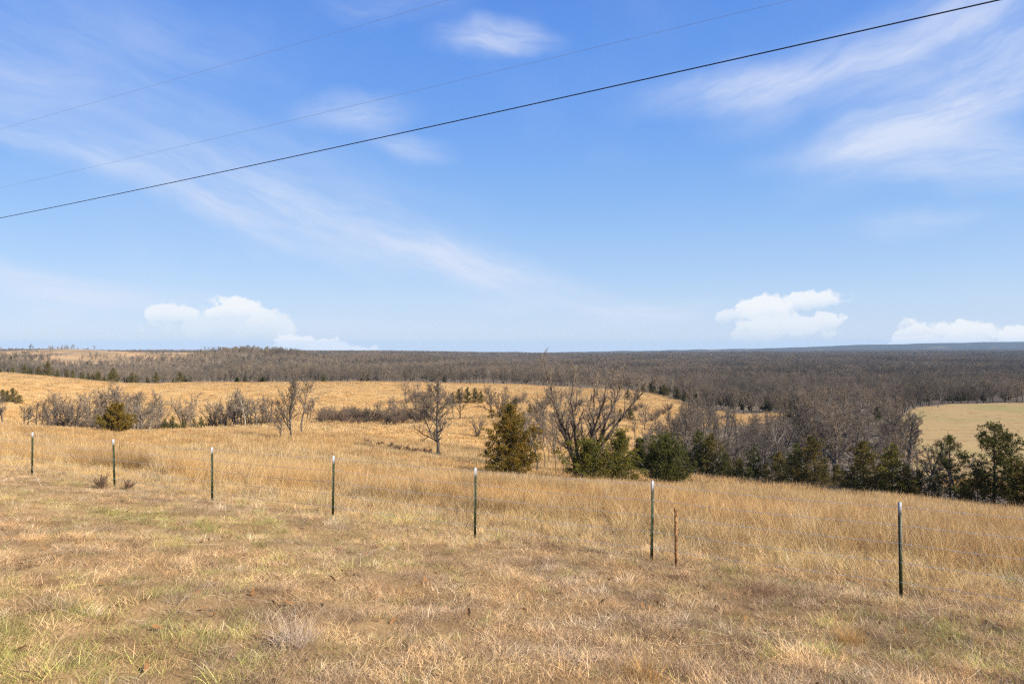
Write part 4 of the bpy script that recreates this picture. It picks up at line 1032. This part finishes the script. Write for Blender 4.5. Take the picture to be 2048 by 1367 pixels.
def turf_details():
    rng = np.random.default_rng(31)
    pinkish = dry_material('pale_tussock', (0.50, 0.37, 0.25), (0.72, 0.57, 0.42))
    brown = dry_material('brown_tussock', (0.17, 0.092, 0.055), (0.42, 0.255, 0.15))
    orange = dry_material('orange_tussock', (0.48, 0.27, 0.09), (0.72, 0.45, 0.18))
    leafm = dry_material('dead_leaf', (0.20, 0.095, 0.04), (0.42, 0.23, 0.10))
    strawm = dry_material('dry_stalk', (0.66, 0.53, 0.34), (0.84, 0.72, 0.50))

    def clump(nb, h0, h1, spread, lean, droop, m_, w=0.004):
        me = tuft(rng, nb, h0, h1, spread, lean, w, droop, 4); me.materials.clear(); me.materials.append(m_); return me
    specs = [(590, 1290, 'pale pinkish tussock of fanned dead grass in the trampled turf', clump(320, .14, .30, .07, .62, .7, pinkish)),
             (1525, 1185, 'largest matted reddish-brown mound of dead grass below the short rusty post', clump(900, .14, .34, .26, .95, .8, brown)),
             (1625, 1160, 'loose brown mound of dead grass between the large mound and the fence wires', clump(380, .12, .28, .18, .9, .8, brown)),
             (1320, 1275, 'combed brown mound of dead grass lying in the open turf', clump(380, .10, .24, .14, 1.0, .7, brown)),
             (1010, 1320, 'broad flattened brown mat of dead grass in the open turf', clump(340, .10, .24, .16, 1.15, .5, brown)),
             (1830, 1300, 'brown mound of dead grass with green shoots near it below the last post', clump(360, .10, .24, .15, 1.0, .7, brown)),
             (1990, 1245, 'dark brown mound of dead grass by the end of the turf', clump(360, .10, .26, .16, .95, .7, brown)),
             (1360, 1155, 'small dark tussock close to the foot of the rusty post', clump(220, .10, .24, .09, .8, .8, brown)),
             (1700, 1285, 'upright orange tussock of dead grass before the last green post', clump(240, .12, .26, .07, .45, .8, orange)),
             (1280, 1360, 'orange tussock of dead grass in the open turf, blades upright', clump(260, .12, .28, .08, .5, .8, orange)),
             (885, 1130, 'low brown tussock a step before the middle green post', clump(260, .10, .22, .12, .9, .8, brown)),
             (1085, 1100, 'weedy grey-brown tussock between two middle fence posts', clump(300, .14, .36, .12, .7, .7, brown))]
    for px, py, lab, me in specs:
        p = at_y(px, py); o = link('grass_tussock', me, None, p); o.rotation_euler = (-0.1, 0.1, rng.uniform(0, 6)); tag(o, lab, 'tussock')
    # dead oak leaves blown in from the wood
    def leaf(sd):
        r_ = np.random.default_rng(sd); n = 9
        t = np.linspace(-1, 1, n); w = (1 - t ** 2) ** .6 * (0.42 + 0.16 * np.cos(t * 9)) * .5
        cz = r_.uniform(.15, .4); bend = r_.uniform(-.3, .5)
        V = []
        for i in range(n):
            for sx in (-1, 0, 1): V.append((t[i] * .5, sx * w[i], abs(sx) * w[i] * cz + bend * t[i] ** 2 * .3))
        q = []
        for i in range(n - 1):
            for k in range(2): q.append((i * 3 + k, i * 3 + k + 1, i * 3 + k + 4, i * 3 + k + 3))
        return mesh_np('dead_leaf', V, q, mats=[leafm])
    lv = [leaf(i) for i in range(5)]
    x, y = wedge_points(rng, 3.0, 14, 3.2)
    k = (0.5 * x + 0.866 * y < 13) & (fbm(x / 1.2, y / 1.2, 141, 3) > 0.47); x = x[k]; y = y[k]
    p, rot, s_, idx = put(rng, x, y, .05, .10, 5, .8); p[:, 2] += 0.03
    tag(scatter('leaf_litter', lv, p, rot, s_, idx), 'curled brown dead leaves strewn over the turf', 'leaves', kind='stuff')
    # single pale stalks, some fallen, some standing by the fence
    st = []
    for i in range(5):
        r_ = np.random.default_rng(400 + i); n = 7
        a = np.cumsum(r_.normal(0.06, .08, n)); P_ = np.zeros((n + 1, 3)); P_[1:, 0] = np.cumsum(np.sin(a)) / n; P_[1:, 2] = np.cumsum(np.cos(a)) / n
        st.append(mesh_np('stalk', *tubes(P_[None], np.linspace(.0042, .0016, n + 1)[None], 4), mats=[strawm]))
    x, y = wedge_points(rng, 3.4, 22, 0.8); fd = 0.5 * x + 0.866 * y
    k = (fd < 15); x = x[k]; y = y[k]; fd = fd[k]; n = len(x)
    p, rot, s_, idx = put(rng, x, y, .2, .55, 5, .3)
    lay = (rng.uniform(0, 1, n) < .75) | (fd < 9)
    rot[lay, 0] = rng.uniform(1.35, 1.55, lay.sum()); s_[~lay] *= 1.7; p[lay, 2] += 0.07
    tag(scatter('dry_stalks', st, p, rot, s_, idx), 'single pale dry stalks fallen on the turf or standing by the fence', 'grass', kind='stuff')


turf_details()


# ------------------------------------------------------------------ wire fence
POSTS = [(65, 21.7, 952), (230, 19.4, 968), (425, 17.2, 1000), (666, 15.25, 1018), (950, 13.3, 1080), (1303, 11.5, 1120), (1802, 9.7, 1190)]


def build_fence():
    rnd = random.Random(3)
    pts = []
    for px, d, by in POSTS:
        x = (px - 1024) / F * d
        pts.append(Vector((x, d, gz(x, d))))
    step = (pts[-1] - pts[0]) / 6
    step.z = 0
    for k in (1, 2):
        q = pts[0] - step * 1.15; pts.insert(0, Vector((q.x, q.y, gz(q.x, q.y))))
        q = pts[-1] + step * 0.95; pts.append(Vector((q.x, q.y, gz(q.x, q.y))))
    root = bpy.data.objects.new('wire_fence', None); col.objects.link(root)
    tag(root, 'five-strand barbed wire fence on green steel posts with white tips', 'fence')
    Hp = 1.36
    ang = math.atan2(step.y, step.x)
    # T-section post: flange towards the camera side, web behind, studs on the flange
    def tee(h0, h1, w=0.046, g=0.0):
        return [box((0, -0.004, (h0 + h1) / 2), (w + g, 0.008 + g, h1 - h0)), box((0, 0.0195, (h0 + h1) / 2), (0.008 + g, 0.039, h1 - h0 - 0.0004))]
    cap = 0.175
    body = tee(-0.3, Hp - cap)
    for i in range(19): body.append(box((0, -0.011, 0.10 + i * 0.056), (0.014, 0.008, 0.022)))
    mbody = mesh_np('fence_post', *merge(body), mats=[M_GREENPAINT], smooth=False)
    mcap = mesh_np('white_tip', *merge(tee(Hp - cap, Hp, g=0.001)), mats=[M_WHITEPAINT], smooth=False)
    hs_ = [1.29, 1.03, 0.77, 0.50, 0.22]
    th = np.linspace(0, 2 * math.pi, 9)
    cp = np.stack([0.027 * np.cos(th), -0.004 + 0.020 * np.sin(th), 0.010 * np.sin(th)], 1)[None]
    mclip = mesh_np('wire_clip', *tubes(cp, np.full((1, 9), 0.0025), 4), mats=[M_GALV])
    tilts = []
    for i, p in enumerate(pts):
        o = link('fence_post', mbody, root, p)
        tl = (rnd.uniform(-.02, .02), rnd.uniform(-.018, .018)); tilts.append(tl)
        o.rotation_euler = (tl[0], tl[1], ang + math.pi)
        link('white_tip', mcap, o)
        for h in hs_:
            c = link('wire_clip', mclip, o); c.location = (0, 0, h)
    nrm_ = Vector((math.sin(ang), -math.cos(ang), 0))
    if nrm_.y > 0: nrm_ = -nrm_
    bpy.context.view_layer.update()
    posts = [o for o in root.children]
    for h in hs_:
        parts = []; line = []
        for i in range(len(pts) - 1):
            a = posts[i].matrix_world @ Vector((0, -0.018, h)); b = posts[i + 1].matrix_world @ Vector((0, -0.018, h))
            n = 26; sag = rnd.uniform(0.012, 0.04)
            for j in range(n):
                t = j / n; q = a.lerp(b, t); q.z -= 4 * t * (1 - t) * sag - rnd.uniform(-.0015, .0015); line.append(q)
        line.append(b)
        L = np.array([tuple(v) for v in line])
        # two wires twisted round each other, with barbs
        seg = np.linalg.norm(np.diff(L, axis=0), axis=1); S = np.concatenate([[0], np.cumsum(seg)])
        sq = np.arange(0, S[-1], 0.022)
        C = np.stack([np.interp(sq, S, L[:, k]) for k in range(3)], 1)
        along = np.array((math.cos(ang), math.sin(ang), 0)); side = np.array((-math.sin(ang), math.cos(ang), 0)); upv = np.array((0, 0, 1.0))
        for ph in (0, math.pi):
            th = sq / 0.10 * 2 * math.pi + ph
            P_ = C + 0.0024 * (np.cos(th)[:, None] * side + np.sin(th)[:, None] * upv)
            parts.append(tubes(P_[None], np.full((1, len(P_)), 0.0018), 3))
        o = link('wire_strand', mesh_np('wire_strand', *merge(parts), mats=[M_GALV]), root)
        bs = np.arange(0.05, S[-1], 0.127); m = len(bs)
        Cb = np.stack([np.interp(bs, S, L[:, k]) for k in range(3)], 1)
        rg = np.random.default_rng(int(h * 100)); BP = []
        for kk in range(2):
            a = rg.uniform(0, math.pi, m); d = np.cos(a)[:, None] * side + np.sin(a)[:, None] * upv + rg.normal(0, .25, (m, 1)) * along
            cc = Cb + along * (0.004 * (kk * 2 - 1)) 
            BP.append(np.stack([cc - d * 0.016, cc, cc + d * 0.016], 1))
        BP = np.concatenate(BP)
        b = link('barbs', mesh_np('barbs', *tubes(BP, np.full(BP.shape[:2], 0.0020), 3), mats=[M_GALV]), o); b['kind'] = 'stuff'
    # the short rusty post beside the fence
    x = (1351 - 1024) / F * 11.15; p = Vector((x, 11.15, gz(x, 11.15)))
    e = bpy.data.objects.new('rusty_post', None); col.objects.link(e); e.location = p; e.rotation_euler = (0.0, -0.01, ang + 0.9)
    tag(e, 'short rusty steel post standing between two green fence posts', 'post')
    parts = [box((0, 0, 0.32), (0.008, 0.034, 1.24)), box((0.0155, -0.0145, 0.32), (0.023, 0.006, 1.2396))]
    link('shaft', mesh_np('shaft', *merge(parts), mats=[M_RUST], smooth=False), e)
    nub = [box((-0.009, 0, 0.25 + i * 0.08), (0.010, 0.012, 0.024)) for i in range(8)]
    link('studs', mesh_np('studs', *merge(nub), mats=[M_RUST], smooth=False), e)


build_fence()


# ------------------------------------------------------------------ overhead line
def build_lines():
    # the line runs parallel to the fence on poles outside the picture on both sides
    A = Vector((6.9, 10.0, 0)); D = Vector((-27.1, 16.9, 0)); 
    def pt(t): return A + D * t
    tl, tr = 2.35, -1.05
    pl, pr = pt(tl), pt(tr)
    spec = [('overhead_cable', 'thick black cable, lowest of the three overhead lines', 0.0110, M_CABLE, (0, 5.0), (1, 5.0), 0.12),
            ('overhead_wire', 'thin grey wire, the middle of the three overhead lines', 0.0027, M_ALU, (0.09, 5.76), (1, 6.19), 0.10),
            ('overhead_wire', 'thin grey wire, the uppermost of the three overhead lines', 0.0028, M_ALU, (0.315, 7.68), (1, 8.50), 0.05)]
    ends = []
    for name, lab, r, m_, (t1, h1), (t2, h2), sg in spec:
        T_ = np.linspace(tr, tl, 120)
        base = h1 + (h2 - h1) * (T_ - t1) / (t2 - t1) + sg * ((T_ - t1) * (T_ - t2)) * 2.2
        P_ = np.stack([A.x + D.x * T_, A.y + D.y * T_, base], 1)
        o = link(name, mesh_np(name, *tubes(P_[None], np.full((1, 120), r), 6), mats=[m_])); tag(o, lab, 'power line')
        ends.append((base[0], base[-1]))
    for k, p in ((0, pr), (1, pl)):
        g = gz(p.x, p.y); top = ends[2][k] + 0.05
        e = bpy.data.objects.new('utility_pole', None); col.objects.link(e); e.location = (p.x, p.y, g)
        tag(e, 'wooden utility pole carrying the overhead lines beyond the ' + ('wire fence on the low ground' if k == 0 else 'cedar clump'), 'pole', 'utility poles')
        zz = np.linspace(-1.5, top - g - 0.15, 6)
        off = 0.17
        P_ = np.stack([np.full(6, 0.10), np.full(6, off), zz], 1)
        link('shaft', mesh_np('shaft', *tubes(P_[None], np.linspace(0.16, 0.11, 6)[None], 12), mats=[M_POLE]), e)
        for q in range(3):
            z = ends[q][k] - g
            link('insulator', mesh_np('insulator', *merge([box((0.02, 0.05, z - 0.06), (0.05, 0.12, 0.05)), tubes(np.array([[[0, 0, z - 0.10], [0, 0, z - 0.05], [0, 0, z - 0.01]]]), np.array([[0.04, 0.05, 0.03]]), 8)]), mats=[M_INSUL]), e)


build_lines()


# ------------------------------------------------------------------ haze
def build_haze():
    v, q = box((0, 6200, -92), (26000, 15000, 310))
    m = bpy.data.materials.new('haze'); m.use_nodes = True
    T = NT(m.node_tree)
    pv = T.n('ShaderNodeVolumePrincipled', {'Color': (0.52, 0.76, 1.0, 1), 'Density': 4.4e-5, 'Anisotropy': 0.0})
    T.n('ShaderNodeOutputMaterial', {'Volume': pv.outputs[0]})
    o = link('haze', mesh_np('haze', v, q, mats=[m], smooth=False)); o['kind'] = 'stuff'
    o['label'] = 'faint blue air haze over the far country'; o['category'] = 'haze'



build_haze()
